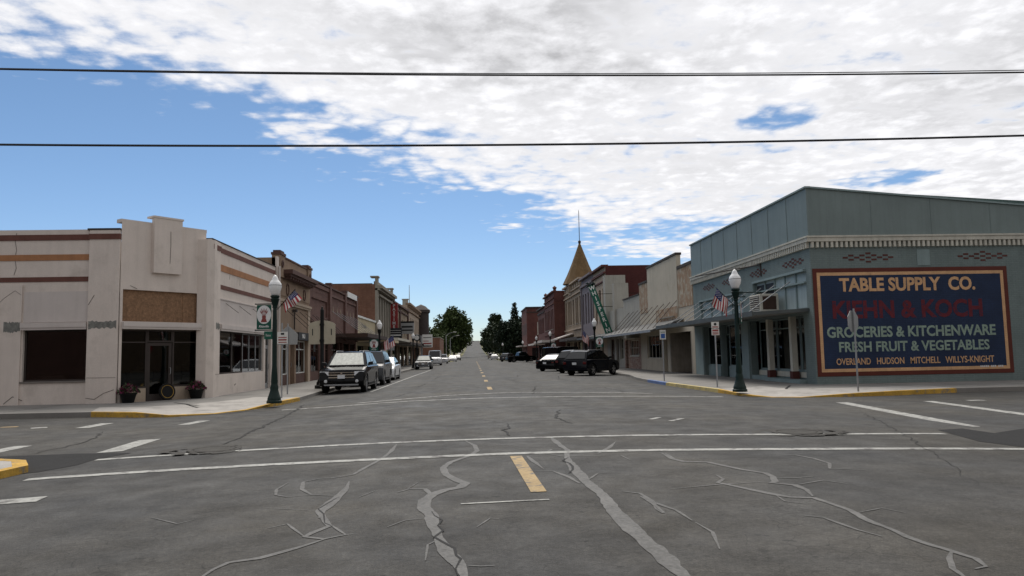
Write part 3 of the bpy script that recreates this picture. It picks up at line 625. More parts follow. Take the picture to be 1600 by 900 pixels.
mb.T = inv; mb.prism([(-10.62, 29.42), (-10.25, 29.42), (-10.06, 29.72), (-10.06, 29.95), (-10.5, 29.95)], -.05, 6.27); mb.box(-40, LX-.35, 50.0, 50.2, 0, 6.2); mb.box(-40, LX-.3, 39.42, 39.62, 0, 6.3); mb.box(-40, -39.8, 27.2, 39.4, 0, 6.2)
simple('wall', mb, 'white_stucco', root)
mb = MB(inv); mb.prism([(-39.7, 27.5), (-12.6, 27.5), (LX-.5, 30), (LX-.4, 39.4), (-39.7, 39.4)], 5.75, 5.9); mb.build('roof', M('roofing'), root)
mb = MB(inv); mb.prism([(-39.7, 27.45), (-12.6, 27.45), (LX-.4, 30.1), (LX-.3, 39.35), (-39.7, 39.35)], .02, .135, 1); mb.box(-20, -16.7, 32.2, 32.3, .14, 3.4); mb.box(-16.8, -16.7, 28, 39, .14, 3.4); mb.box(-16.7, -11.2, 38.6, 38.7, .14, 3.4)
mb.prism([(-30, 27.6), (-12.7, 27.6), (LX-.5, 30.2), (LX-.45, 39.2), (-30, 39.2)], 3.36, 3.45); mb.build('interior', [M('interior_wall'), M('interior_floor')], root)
mb = MB(TL)
mb.box(0, 27.54, -.03, .01, 5.93, 6.13); mb.box(26.46, 27.54, -.15, .012, 5.932, 6.128)
mb.T = TS; mb.box(-.08, 9.48, -.02, .01, 5.93, 6.13); mb.box(-.075, .80, -.125, .008, 5.932, 6.128)
mb.T = TL; mb.box(0, 26.47, -.022, .01, 4.45, 4.62); mb.T = TS; mb.box(.8, 9.48, -.022, .01, 4.45, 4.62)
simple('painted_stripe', mb, 'rust_stripe', root, label='rust brown painted bands round the upper wall')
mb = MB(TL); mb.box(0, 26.47, -.022, .01, 5.21, 5.42); mb.T = TS; mb.box(.8, 9.48, -.022, .01, 5.18, 5.45)
simple('painted_stripe', mb, 'orange_stripe', root, label='orange painted band round the upper wall')
mb = MB(TL); mb.box(26.4, 27.53, -.13, .3, 6.262, 6.33); mb.T = TS; mb.box(0, 9.9, -.03, .31, 6.335, 6.37); simple('parapet_flashing', mb, 'dark_trim', root)
mb = MB(TL); mb.box(24.25, 26.44, -.025, .02, 3.02, 4.10); simple('boarded_transom', mb, 'white_board', root)
mb = MB(TS); mb.box(.85, 7.6, -.03, .02, 3.02, 4.02); mb.box(.85, 9.3, -.06, .02, 4.02, 4.07); simple('boarded_transom', mb, 'white_board', root)
mb = MB(TS)
for x in (1.6, 3.4, 5.4): mb.tube([(x, -.06, 3.9), (x+.9, -.3, 3.55)], .014, 5)
simple('awning_rods', mb, 'crack_dark', root)
mb = MB(TC); mb.box(.1, 2.45, .1, .14, 3.02, 4.16); mb.box(2.453, LC-.1, .095, .135, 3.02, 4.16); mb.box(2.43, 2.47, .085, .1, 3.02, 4.16); simple('plywood_panel', mb, 'plywood', root)
for T_, a, b in ((TL, 24.22, 26.45), (TC, .08, LC-.08), (TS, .83, 7.6)):
    mb = MB(T_); mb.box(a, b, -.14, .15, 2.75, 3.0); mb.box(a, b, -.17, -.14, 2.83, 3.0); simple('awning_box', mb, 'white_board', root)
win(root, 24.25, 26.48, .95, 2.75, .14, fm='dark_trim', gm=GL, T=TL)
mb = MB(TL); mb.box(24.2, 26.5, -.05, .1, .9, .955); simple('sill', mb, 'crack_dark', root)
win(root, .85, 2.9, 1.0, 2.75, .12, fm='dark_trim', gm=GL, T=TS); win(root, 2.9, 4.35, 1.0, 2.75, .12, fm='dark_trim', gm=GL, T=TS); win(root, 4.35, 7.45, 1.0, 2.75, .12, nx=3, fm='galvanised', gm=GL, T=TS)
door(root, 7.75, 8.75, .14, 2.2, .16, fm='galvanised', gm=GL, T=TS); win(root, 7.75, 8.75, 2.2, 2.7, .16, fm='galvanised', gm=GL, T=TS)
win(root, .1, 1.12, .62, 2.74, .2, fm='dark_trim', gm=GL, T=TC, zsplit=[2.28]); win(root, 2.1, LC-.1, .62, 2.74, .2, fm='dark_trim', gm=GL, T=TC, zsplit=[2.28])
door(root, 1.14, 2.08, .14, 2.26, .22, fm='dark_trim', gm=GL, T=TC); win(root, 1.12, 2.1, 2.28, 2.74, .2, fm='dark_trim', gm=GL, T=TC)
mb = MB(TC); mb.box(.12, 1.1, .16, .26, .13, .62); mb.box(2.12, LC-.12, .16, .26, .13, .62); simple('base_panel', mb, 'tan_pale', root)
mb = MB(TL)   # worn patches where an awning once hung
def smear(x0, x1, z0, z1, y):
    n = 14; top = [(x0+(x1-x0)*i/n, y, z1+random.uniform(-.03, .04)) for i in range(n+1)]; bot = [(x0+(x1-x0)*i/n, y, z0+random.uniform(-.05, .03)) for i in range(n+1)]
    mb.face(bot+top[::-1])
smear(26.52, 27.48, 2.78, 3.02, -.124); smear(23.6, 24.17, 2.7, 3.03, -.054)
mb.T = TS; smear(-.03, .76, 2.82, 3.04, -.104); mb.T = TC; smear(LC-.06, LC-.005, 2.8, 3.03, -.006)
simple('bare_plaster', mb, 'grey_green_patch', root)
mb = MB(TL)
def wcrack(pts, w=.02):
    for a, b in zip(pts[:-1], pts[1:]): mb.beam(a, b, w, .006, up=(0, 1, 0))
yk = -.004
wcrack([(23.9, yk, 6.2), (23.86, yk, 5.9), (23.92, yk, 5.6), (23.87, yk, 5.3), (23.93, yk, 4.95), (23.86, yk, 4.7)], .018); wcrack([(23.2, -.054, 3.5), (23.6, -.054, 3.9), (23.95, -.054, 4.15), (24.15, -.054, 4.0)], .012)
wcrack([(26.5, -.124, 3.6), (26.7, -.124, 3.95)], .02); wcrack([(26.5, -.124, 1.05), (27.5, -.124, 1.04)], .014); wcrack([(26.5, -.124, .35), (26.8, -.124, .3), (27.1, -.124, .5), (27.45, -.124, .62)], .02)
wcrack([(23.7, -.054, .2), (24.0, -.054, .45), (24.3, yk, .3)], .025)
mb.T = TC; wcrack([(1.75, -.165, 6.4), (1.76, -.165, 5.9), (1.74, -.165, 5.2)], .02); wcrack([(.35, yk, 4.3), (.6, yk, 4.2)], .02)
mb.T = TS; wcrack([(2.2, yk, 4.95), (2.25, yk, 5.2)], .02); wcrack([(3.6, yk, 4.8), (3.62, yk, 5.1)], .02); wcrack([(0, -.104, 1.02), (.75, -.104, 1.02)], .014); wcrack([(3.0, yk, .5), (3.2, yk, .55)], .04)
simple('wall_cracks', mb, 'crack_dark', root)
mb = MB(TS); mb.tube([(9.7, -.16, .12), (9.7, -.16, 6.4)], .06, 8); simple('downpipe', mb, 'white_board', root)
# ================================================================== left 2: tan front with brown cornice
Y0, Y1 = 39.67, 47.4; Wd = Y1-Y0-.01
root = thing('ornate_shop', 'tan stucco shop front with two ring ornaments under a heavy brown cornice', 'building', (LX, Y0, 0), LR)
mb = MB(); shell(mb, Wd, 22, 6.9, [(.9, 2.6, .12, 2.6), (2.9, 3.9, .12, 2.6), (4.2, 7.0, .12, 2.6)], 0); simple('wall', mb, 'tan_stucco', root); roof_inner(root, Wd, 22, 6.9)
mb = MB(); mb.box(.0, .95, -.14, .3, 5.9, 7.05); mb.box(Wd-1.0, Wd-.02, -.14, .3, 5.9, 7.05); mb.box(1.0, Wd-1.05, -.05, .28, 6.4, 6.98); mb.box(.0, Wd, -.03, .005, 4.95, 5.9); simple('parapet', mb, 'tan_stucco', root)
mb = MB()
for a, b in ((-.04, 1.0), (Wd-1.06, Wd+.0)): mb.box(a, b, -.2, .34, 7.05, 7.18); mb.box(a+.1, b-.1, -.12, .26, 7.18, 7.3)
mb.box(.96, Wd-1.08, -.1, .3, 6.99, 7.08)
mb.box(.75, Wd-.3, -.62, .0, 6.12, 6.34); mb.box(.85, Wd-.4, -.48, .0, 6.0, 6.118); mb.box(.95, Wd-.5, -.3, .0, 5.88, 5.998)
for i in range(11): x = 1.1+i*.55; mb.box(x, x+.16, -.44, -.3, 5.86, 5.999)
for x in (.45, Wd-.5): mb.lathe([(.2, 0), (.2, .05), (.12, .06), (.12, .03), (.001, .03)], (x, -.14, 6.6), 14, 0, Matrix.Rotation(R(90), 3, 'X'))
simple('cornice', mb, 'brown_cornice', root)
for x in (2.0, 6.1):
    mb = MB(); k = 24
    mb.tube([(x+.27*math.cos(2*math.pi*i/k), -.05, 5.35+.31*math.sin(2*math.pi*i/k)) for i in range(k+1)], .035, 6); simple('ring_ornament', mb, 'brown_cornice', root)
mb = MB(); mb.box(0, Wd, -.16, .0, 4.62, 4.76); mb.box(.05, Wd-.05, -.1, .0, 4.5, 4.618); mb.box(0, .5, -.06, .002, .1, 4.5); mb.box(Wd-.6, Wd, -.06, .002, .1, 4.5); simple('belt_course', mb, 'tan_pale', root)
mb = MB(); mb.box(3.4, Wd-.1, -.35, .02, 2.62, 3.06); simple('shop_sign', mb, 'ink', root); SG = root.children[-1]
text('lettering', 'NU', .34, M('sign_white'), [o for o in root.children if o.name.startswith('shop_sign')][0], (4.6, -.355, 2.84), FRONT, .008, sx=1.5)
win(root, .9, 2.6, .7, 2.6, .16, fm='sign_white', gm=GL, zsplit=[2.1]); door(root, 2.9, 3.9, .14, 2.6, .25, fm='maroon_paint', gm=GL, low=.8); win(root, 4.2, 7.0, .7, 2.6, .16, nx=2, fm='sign_white', gm=GL, zsplit=[2.1])
mb = MB(); mb.box(.9, 2.6, .1, .25, .1, .7); mb.box(4.2, 7.0, .1, .25, .1, .7); simple('bulkhead', mb, 'brown_cornice', root)
mb = MB()
for x in (1.6, 3.0, 5.0, 6.6): mb.tube([(x, -.02, 4.3), (x+.5, -1.1, 3.2)], .016, 5)
mb.tube([(3.4, -.1, 3.2), (3.4, -.1, 4.2)], .04, 6); mb.box(3.28, 3.52, -.25, -.02, 4.2, 4.35); simple('awning_rods', mb, 'dark_trim', root)
# ================================================================== left 3: brown brick row with panels
Y0, Y1 = 47.41, 66.3; Wd = Y1-Y0-.01
root = thing('brick_shop', 'long brown brick shop row with recessed panels and small pale diamonds under its parapet', 'building', (LX, Y0, 0), LR)
mb = MB(); H_ = [(.5, 3.2, .12, 2.7), (3.6, 4.7, .12, 2.7), (5.0, 6.6, .12, 2.7), (7.2, 10.4, .12, 2.7), (10.8, 11.9, .12, 2.7), (12.4, 15.2, .12, 2.7), (15.6, 18.2, .12, 2.7)]
shell(mb, Wd, 24, 6.5, H_+[(.5, 5.8, 4.35, 5.85)], 0, t=.2); simple('wall', mb, 'brown_brick', root); roof_inner(root, Wd, 24, 6.5)
mb = MB(); mb.box(.5, 5.8, .12, .2, 4.35, 5.85); simple('sign_panel', mb, 'brown_brick', root)
mb = MB()
for x in (6.05, 12.4, 18.2): mb.box(x, x+.6, -.16, .02, 2.9, 6.75)
mb.box(-.02, 6.04, -.1, .02, 6.18, 6.42); mb.box(6.66, 12.39, -.1, .02, 5.95, 6.1); mb.box(13.01, 18.19, -.1, .02, 5.95, 6.1); mb.box(.2, 6.0, -.08, .02, 3.9, 4.1); simple('pilasters', mb, 'brown_brick', root)
mb = MB(); mb.box(-.02, Wd, -.13, .3, 6.5, 6.6)
for x in (6.0, 12.35, 18.15): mb.box(x, x+.7, -.22, .2, 6.75, 6.86)
simple('coping', mb, 'brown_cornice', root)
mb = MB()
for x in (7.9, 9.5, 11.1, 14.0, 15.6, 17.2): mb.extr([(x-.17, -.02, 5.05), (x, -.02, 4.72), (x+.17, -.02, 5.05), (x, -.02, 5.38)], (0, .03, 0))
simple('diamond_ornaments', mb, 'tan_brick', root)
mb = MB(); mb.box(13.2, 18.0, -.2, -.12, 6.42, 6.86); mb.build('banner_board', M('sign_white'), root, label='long white board on the parapet')
for a, b in ((.5, 3.2), (5.0, 6.6), (7.2, 10.4), (12.4, 15.2), (15.6, 18.2)):
    win(root, a, b, .7, 2.7, .15, nx=2, fm='wood_dark', gm=GL, zsplit=[2.15]); mb = MB(); mb.box(a, b, .06, .22, .1, .7); simple('bulkhead', mb, 'brown_cornice', root)
for a, b in ((3.6, 4.7), (10.8, 11.9)): door(root, a, b, .14, 2.7, .3, fm='wood_dark', gm=GL)
canopy(root, 6.4, 18.8, 3.02, 2.7, .22, top='wood_dark', edge='wood_dark', under='wood_dark', rods=(7.4, 9.4, 11.4, 13.4, 15.4, 17.4), rz=1.7)
mb = MB()
for i in range(5): mb.tube([(.9+i*1.1, -.02, 4.3), (1.5+i*1.1, -1.3, 3.0)], .018, 5)
simple('awning_rods', mb, 'dark_trim', root)
# ================================================================== left 4: low cream sign front
Y0, Y1 = 66.31, 79.0; Wd = Y1-Y0-.01
root = thing('low_shop', 'low shop with a plain cream parapet lettered in dark script', 'building', (LX, Y0, 0), LR)
mb = MB(); shell(mb, Wd, 20, 5.1, [(.6, 5.0, .12, 2.6), (5.4, 6.5, .12, 2.6), (7.0, 12.0, .12, 2.6)], 0); simple('wall', mb, 'cream_paint', root); roof_inner(root, Wd, 20, 5.1)
mb = MB(); mb.box(-.02, Wd, -.12, .3, 5.1, 5.28); simple('coping', mb, 'sign_white', root)
win(root, .6, 5.0, .6, 2.6, nx=3, gm=GL); win(root, 7.0, 12.0, .6, 2.6, nx=3, gm=GL); door(root, 5.4, 6.5, .14, 2.6, gm=GL)
mb = MB()
def glyphs(x0, x1, z, h, y, n, sk=.25):
    for i in range(n):
        x = x0+(x1-x0)*i/n; w = (x1-x0)/n*.62; st = h*.12
        mb.beam((x, y, z), (x+sk*h*.3, y, z+h*random.choice((.6, 1, 1))), st, .01, up=(0,1,0))
        if random.random() < .75: mb.beam((x+w, y, z), (x+w+sk*h*.3, y, z+h*.6), st, .01, up=(0,1,0))
        mb.beam((x, y, z+h*random.choice((.05, .35, .6))), (x+w, y, z+h*random.choice((.1, .5, .6))), st*.8, .01, up=(0,1,0))
glyphs(3.2, 6.4, 4.25, .5, -.01, 4); glyphs(2.0, 10.8, 3.5, .55, -.012, 10); simple('lettering', mb, 'ink', root)
canopy(root, .3, 12.6, 2.95, 2.4, .2, top='canopy_top', edge='cream_paint', under='canopy_under')
# ================================================================== left 5: two-storey stone front with brick side
Y0, Y1 = 79.01, 94.5; Wd = Y1-Y0-.01
root = thing('stone_bank', 'two storey grey stone front with tall columns and a bare orange brick side wall', 'building', (LX, Y0, 0), LR)
Hs = [(1.3+i*2.35, 2.7+i*2.35, 4.3, 7.6) for i in range(6)]; Hl = [(.9, 6.2, .12, 3.0), (6.6, 8.4, .12, 3.0), (8.8, 14.4, .12, 3.0)]
mb = MB(); shell(mb, Wd, 28, 9.2, Hs+Hl, 0, side=1); simple('wall', mb, ('grey_stone', 'orange_brick'), root); roof_inner(root, Wd, 28, 9.2)
for h in Hs: win(root, *h, y=.2, nz=2, fm='dark_trim')
win(root, .9, 6.2, .6, 3.0, nx=3, gm=GL); win(root, 8.8, 14.4, .6, 3.0, nx=3, gm=GL); door(root, 6.6, 8.4, .14, 3.0, gm=GL)
mb = MB()
for i in range(7): x = .72+i*2.35; mb.box(x, x+.5, -.18, .003, 3.6, 8.0)
mb.box(.0, 1.1, -.25, .003, 3.6, 9.9); mb.box(Wd-1.0, Wd-.01, -.25, .003, 3.6, 9.9); mb.box(-.02, Wd, -.3, .002, 3.3, 3.6); simple('columns', mb, 'grey_stone', root)
mb = MB(); mb.box(1.12, Wd-1.02, -.4, .003, 8.0, 8.22); mb.box(-.02, Wd+.0, -.75, .003, 8.75, 9.05); mb.box(.0, Wd, -.5, .003, 8.55, 8.748); mb.box(-.1, 1.2, -.35, .5, 9.9, 10.05); mb.box(Wd-1.1, Wd+.0, -.35, .5, 9.9, 10.05); mb.box(1.15, Wd-1.05, -.1, .28, 9.06, 9.6)
simple('cornice', mb, 'grey_stone', root)
mb = MB(); mb.box(.003, .25, 0.3, 27.9, 9.2, 9.28); simple('coping', mb, 'dark_trim', root)
canopy(root, .4, 15.0, 3.3, 2.3, .2, edge='cream_trim')
# ================================================================== left 6, 7: tan brick bar and the pale turreted block beyond
Y0, Y1 = 94.51, 118.; Wd = Y1-Y0-.01
root = thing('tan_brick_building', 'tan brick two storey bar building behind the red vertical sign', 'building', (LX, Y0, 0), LR)
Hs = [(1.6+i*3.1, 3.0+i*3.1, 4.6, 6.8) for i in range(7)]; Hl = [(1, 7, .12, 2.9), (8, 9.6, .12, 2.9), (10.5, 16, .12, 2.9), (17, 22, .12, 2.9)]
mb = MB(); shell(mb, Wd, 26, 8.4, Hs+Hl); simple('wall', mb, 'tan_brick', root); roof_inner(root, Wd, 26, 8.4)
for h in Hs: win(root, *h, nz=2, sill='grey_stone')
for h in (Hl[0], Hl[2], Hl[3]): win(root, *h, nx=3, gm=GL)
door(root, *Hl[1], gm=GL)
mb = MB(); mb.box(-.05, Wd, -.35, .3, 8.4, 8.62); mb.box(0, Wd, -.2, .003, 7.7, 7.9); mb.box(.0, .8, -.2, .003, 3.5, 8.8); mb.box(10, 10.8, -.2, .003, 3.5, 8.8); mb.box(Wd-.8, Wd-.01, -.2, .003, 3.5, 8.9); simple('cornice', mb, 'brown_cornice', root)
canopy(root, 2.0, 23, 3.1, 2.2, .25, edge='dark_trim')
Y0, Y1 = 118.01, 146.; Wd = Y1-Y0-.01
root = thing('pale_corner_building', 'tall tan building with a bracketed corner turret at the far crossing', 'building', (LX, Y0, 0), LR)
Hs = [(1.6+i*3.3, 3.1+i*3.3, 5.2, 7.8) for i in range(8)]; Hl = [(1, 8, .12, 3.), (9, 10.6, .12, 3.), (11.5, 18, .12, 3.), (19, 26, .12, 3.)]
mb = MB(); shell(mb, Wd, 26, 9.6, Hs+Hl); simple('wall', mb, 'tan_pale', root); roof_inner(root, Wd, 26, 9.6)
for h in Hs: win(root, *h, nz=2, sill='grey_stone')
for h in (Hl[0], Hl[2], Hl[3]): win(root, *h, nx=3, gm=GL)
door(root, *Hl[1], gm=GL)
mb = MB(); mb.box(-.05, Wd, -.5, .3, 9.6, 9.9); mb.box(0, Wd, -.25, .003, 8.6, 8.8)
for i in range(14): mb.box(.3+i*2, .6+i*2, -.42, .003, 9.2, 9.6)
simple('cornice', mb, 'tan_stucco', root)
mb = MB(); mb.lathe([(.3, 4.2), (1.5, 5.2), (1.5, 9.6), (1.75, 9.8), (1.75, 10.3), (1.4, 10.5), (.9, 11.0), (.001, 11.4)], (Wd-1.6, -.3, 0), 12); simple('turret', mb, 'dark_trim', root, smooth=.6)
mb = MB(); mb.tube([(12, .7, 9.3), (12, .7, 13.8)], [.09, .04], 6); simple('antenna', mb, 'galvanised', root)
mb = MB(); mb.box(5.5, 6.3, .4, 1.3, 9.7, 10.8); mb.box(5.4, 6.4, .3, 1.4, 10.8, 10.95); simple('chimney', mb, 'white_plaster', root)
canopy(root, 1.0, 27, 3.2, 2.3, .25, edge='dark_trim')
# beyond the crossing on the left
root = thing('orange_brick_corner', 'small orange brick corner building beyond the far crossing', 'building', (-14.5, 165, 0))
mb = MB(); shell(mb, 7.2, 22, 5.4, [(1, 3, .9, 2.6)]); simple('wall', mb, 'orange_brick', root); win(root, 1, 3, .9, 2.6); mb = MB(); mb.box(-.05, 7.25, -.06, 22.05, 5.4, 5.55); simple('roof', mb, 'grey_stone', root)
root = thing('dark_brick_block', 'dark red brick block with a flat top rising behind the reader board', 'building', (-22, 188, 0))
mb = MB(); shell(mb, 9.6, 20, 9.0, [(1+i*2.2, 2.2+i*2.2, 5.5, 7.3) for i in range(4)]); simple('wall', mb, 'red_brick', root)
for i in range(4): win(root, 1+i*2.2, 2.2+i*2.2, 5.5, 7.3)
mb = MB(); mb.box(-.1, 9.7, -.1, 20.1, 9.0, 9.2); simple('roof', mb, 'dark_trim', root)
# ================================================================== right 1: teal building with the painted wall sign
Wd = 45.4-29.27
root = thing('teal_store', 'teal painted brick store with dentil cornice and a big navy painted wall sign', 'building', (RX, 45.4, 0), RR)
def ry_(Y): return 45.4-Y
H1, H2 = (ry_(36.2), ry_(30.15), .12, 2.95), (ry_(43.6), ry_(37.3), .12, 2.95)
Hu = [(ry_(35.3), ry_(29.75), 3.25, 4.75), (ry_(43.9), ry_(37.0), 3.25, 4.45)]
mb = MB(); D_ = 32
wall(mb, Wd, 5.88, [H1, H2]+Hu, .35)
mb.face([(Wd, 0, -.1), (Wd, D_, -.1), (Wd, D_, 5.88), (Wd, 0, 5.88)]); mb.face([(0, 0, -.1), (0, 0, 5.88), (0, D_, 5.88), (0, D_, -.1)]); mb.face([(0, D_, -.1), (0, D_, 5.88), (Wd, D_, 5.88), (Wd, D_, -.1)])
mb.box(Wd-.5, Wd+.03, .003, .3, -.1, .35); simple('wall', mb, 'teal_brick', root)
mb = MB(); zt = lambda y: 8.05-.089*y   # sheet-metal upper wall, its top sloping down along the side street
mb.face([(-.0, -.06, 5.95), (Wd+.06, -.06, 5.95), (Wd+.06, -.06, 8.05), (0, -.06, 8.05)]); mb.face([(Wd+.06, -.06, 5.95), (Wd+.06, D_, 5.95), (Wd+.06, D_, zt(D_)), (Wd+.06, -.06, 8.05)])
mb.face([(0, -.06, 5.95), (0, -.06, 8.05), (0, D_, zt(D_)), (0, D_, 5.95)]); mb.face([(0, -.06, 7.9), (Wd, -.06, 7.9), (Wd, D_, zt(D_)-.15), (0, D_, zt(D_)-.15)])
for i in range(1, 8): x = i*2.03; mb.box(x-.012, x+.012, -.075, -.058, 5.97, 8.03)
for y in (2.6, 5.1, 7.6, 9.9, 12.6): mb.box(Wd+.058, Wd+.073, y-.012, y+.012, 5.97, zt(y)-.02)
simple('upper_cladding', mb, 'teal_sheet', root)
mb = MB(); mb.box(-.05, Wd+.13, -.13, .1, 8.05, 8.12); mb.extr([(Wd-.05, .1, zt(.1)), (Wd+.13, .1, zt(.1)), (Wd+.13, .1, zt(.1)+.07), (Wd-.05, .1, zt(.1)+.07)], (0, D_, -.089*D_)); simple('coping', mb, 'teal_wood', root)
mb = MB(); mb.box(-.02, Wd+.16, -.16, .0, 5.86, 6.02); mb.box(Wd+.0, Wd+.16, .003, D_, 5.86, 6.02); mb.box(-.02, Wd+.2, -.2, -.0, 6.022, 6.09); mb.box(Wd, Wd+.2, .003, D_, 6.022, 6.09)
k = int(Wd/.2)
for i in range(k+1): x = i*.2; mb.box(x, x+.1, -.13, .0, 5.62, 5.86)
for i in range(int(D_/.2)): y = .03+i*.2; mb.box(Wd, Wd+.13, y, y+.1, 5.62, 5.86)
simple('dentil_cornice', mb, 'cream_trim', root)
mb = MB()
for c in (ry_(31.0), ry_(34.9), ry_(39.0), ry_(42.4)): bricks_diamond(mb, c, 5.2)
for c in (2.3, 7.1, 11.9, 16.7): bricks_diamond(mb, c, 5.2, Wd, along='y')
simple('brick_ornament', mb, 'maroon_paint', root)
mb = MB()
for y in (4.7, 9.5, 14.3): mb.box(Wd-.02, Wd+.02, y-.27, y+.27, 4.85, 5.5)
simple('blocked_vents', mb, 'teal_wood', root)
# the painted sign
mu = MB(); mu.box(Wd-.02, Wd+.012, .06, 8.15, .46, 4.77); mural = simple('wall_sign', mu, 'mural_blue', root, label='navy painted grocer sign with maroon and cream borders')
def border(nm, m, a, b, y, o):
    mb = MB(); y0, y1, z0, z1 = .06+a, 8.15-a, .46+a, 4.77-a; w = b-a
    mb.box(Wd, Wd+o, y0, y1, z1-w, z1); mb.box(Wd, Wd+o, y0, y1, z0, z0+w); mb.box(Wd, Wd+o, y0, y0+w, z0+w, z1-w); mb.box(Wd, Wd+o, y1-w, y1, z0+w, z1-w); simple(nm, mb, m, mural)
border('outer_border', 'mural_border', -.003, .16, 0, .018); border('inner_border', 'mural_cream', .163, .29, 0, .016)
SIDE = basis((0,1,0), (0,0,1), (1,0,0))
def line(body, zc, h, y0, y1, m, bold):
    """one painted line fitted between y0 and y1 with capital height h"""
    o = text('lettering', body, h/.69, M(m), mural, (0, 0, 0), Matrix.Identity(3), bold*h)
    me = o.data; xs = [v.co.x for v in me.vertices]; zs = [v.co.y for v in me.vertices]
    sx = (y1-y0)/(max(xs)-min(xs)); cx = (max(xs)+min(xs))/2; cz = (max(zs)+min(zs))/2
    me.transform(Matrix.Translation((Wd+.014, (y0+y1)/2, zc)) @ SIDE.to_4x4() @ Matrix.Diagonal((sx, 1, 1, 1)) @ Matrix.Translation((-cx, -cz, 0)))
pm = lambda px: (px-1270)/303*8.09+.06       # where a photo column falls along the sign
line('TABLE SUPPLY  CO.', 4.10, .50, 1.13, 6.78, 'mural_cream', .050)
line('KIEHN & KOCH', 3.10, .66, .80, 7.02, 'mural_red', .050)
line('GROCERIES & KITCHENWARE', 2.20, .40, .52, 7.5, 'mural_sage', .045)
line('FRESH FRUIT & VEGETABLES', 1.61, .38, .98, 7.2, 'mural_sage', .038)
mb = MB(Matrix.Translation((Wd+.02, 6.75, .70)) @ basis((0,1,0), (-1,0,0), (0,0,1)).to_4x4())
for i in range(13):
    if i not in (5, 9): mb.box(i*.075, i*.075+.05, -.002, .002, 0, .07)
simple('small_lettering', mb, 'mural_white', mural)
line('OVERLAND   HUDSON   MITCHELL   WILLYS-KNIGHT', 1.03, .25, .84, 7.35, 'mural_cream', .02)
# street front: columns, glazing set back, bulkheads, boarded windows, lean-to canopy
mb = MB()
for Y in (31.6, 34.1): x = ry_(Y); mb.box(x-.12, x+.12, .02, .26, .62, 2.95)
simple('column', mb, 'cream_trim', root)
mb = MB()
for Y in (31.6, 34.1): x = ry_(Y); mb.box(x-.15, x+.15, -.01, .29, .12, .62)
simple('column_base', mb, 'maroon_paint', root)
for a, b in ((ry_(36.2), ry_(34.1)), (ry_(34.1), ry_(31.6)), (ry_(31.6), ry_(30.15))): win(root, a+.02, b-.02, .62, 2.95, .5, fm='teal_wood', gm=GL, fw=.07, name='shop_window', zsplit=[2.5])
mb = MB(); mb.box(H1[0], H1[1], .42, .58, .1, .62); mb.box(H1[0], ry_(34.2), .0, .42, .1, .35); mb.box(ry_(33.9), ry_(30.2), -.28, .42, .1, .30); mb.box(H1[0]+.02, H1[1]-.02, .36, .42, .35, .58, 1); simple('bulkhead', mb, ('teal_wood', 'cream_trim'), root)
win(root, H2[0], ry_(41.4), .72, 2.95, .3, fm='teal_wood', gm=GL, name='shop_window'); win(root, ry_(40.0), H2[1], .72, 2.95, .3, nx=2, fm='teal_wood', gm=GL, name='shop_window')
door(root, ry_(41.3), ry_(40.1), .14, 2.4, .6, fm='dark_green', gm=GL); win(root, ry_(41.3), ry_(40.1), 2.4, 2.95, .6, fm='teal_wood', gm=GL)
mb = MB(); mb.box(H2[0], ry_(41.4), .2, .4, .1, .72); mb.box(ry_(40.0), H2[1], .2, .4, .1, .72); mb.box(ry_(41.4)-.0, ry_(41.36), .3, .62, .12, 2.95); mb.box(ry_(40.04), ry_(40.0), .3, .62, .12, 2.95); simple('bulkhead', mb, 'teal_wood', root)
mb = MB(); mb.box(ry_(37.25), ry_(36.3), -.07, .003, .1, 3.0); mb.box(ry_(45.2), ry_(43.7), -.05, .003, .1, 3.0); simple('pilasters', mb, 'teal_wood', root)
for a, b, c, d in Hu:
    mb = MB(); mb.box(a, b, .10, .18, c, d); simple('window_board', mb, 'teal_light', root)
    mb = MB(); n = 5 if d > 4.6 else 4
    for i in range(n+1): x = a+(b-a)*i/n; mb.box(x-.04, x+.04, .04, .10, c, d)
    mb.box(a, b, -.12, .05, d-.02, d+.08); mb.box(a-.06, a, -.12, .003, d-.45, d+.06); mb.box(a, b, -.09, .06, d-.5, d-.44)
    simple('window_frame', mb, 'teal_wood', root)
mb = MB(); mb.box(Hu[0][0]+.05, Hu[0][0]+2.2, .085, .11, 4.1, 4.6); simple('dark_opening', mb, 'ink', root)
canopy(root, -.1, Wd-.3, 2.95, 2.35, .14, slope=.12, edge='canopy_edge', top='canopy_edge', under='canopy_under', rods=[1.2+i*1.62 for i in range(9)], rz=1.35, rod_r=.022)
mb = MB(); mb.tube([(ry_(39.5), -1.6, 5.55), (ry_(34.4), -.05, 5.55)], .03, 6); mb.tube([(ry_(34.4), -.02, 5.0), (ry_(34.4), -.02, 5.75)], .04, 6); simple('sign_bracket', mb, 'dark_trim', root)
mb = MB(); mb.box(.2, Wd-.2, .7, 7, .02, .13, 1); mb.box(.2, Wd-.2, 7, 7.1, .13, 3.2, 0); mb.box(.2, Wd-.2, .7, 7, 3.1, 3.2, 0); mb.box(ry_(36.75)-.06, ry_(36.75)+.06, .7, 7, .13, 3.1, 0); simple('interior', mb, ('interior_wall', 'interior_floor'), root)
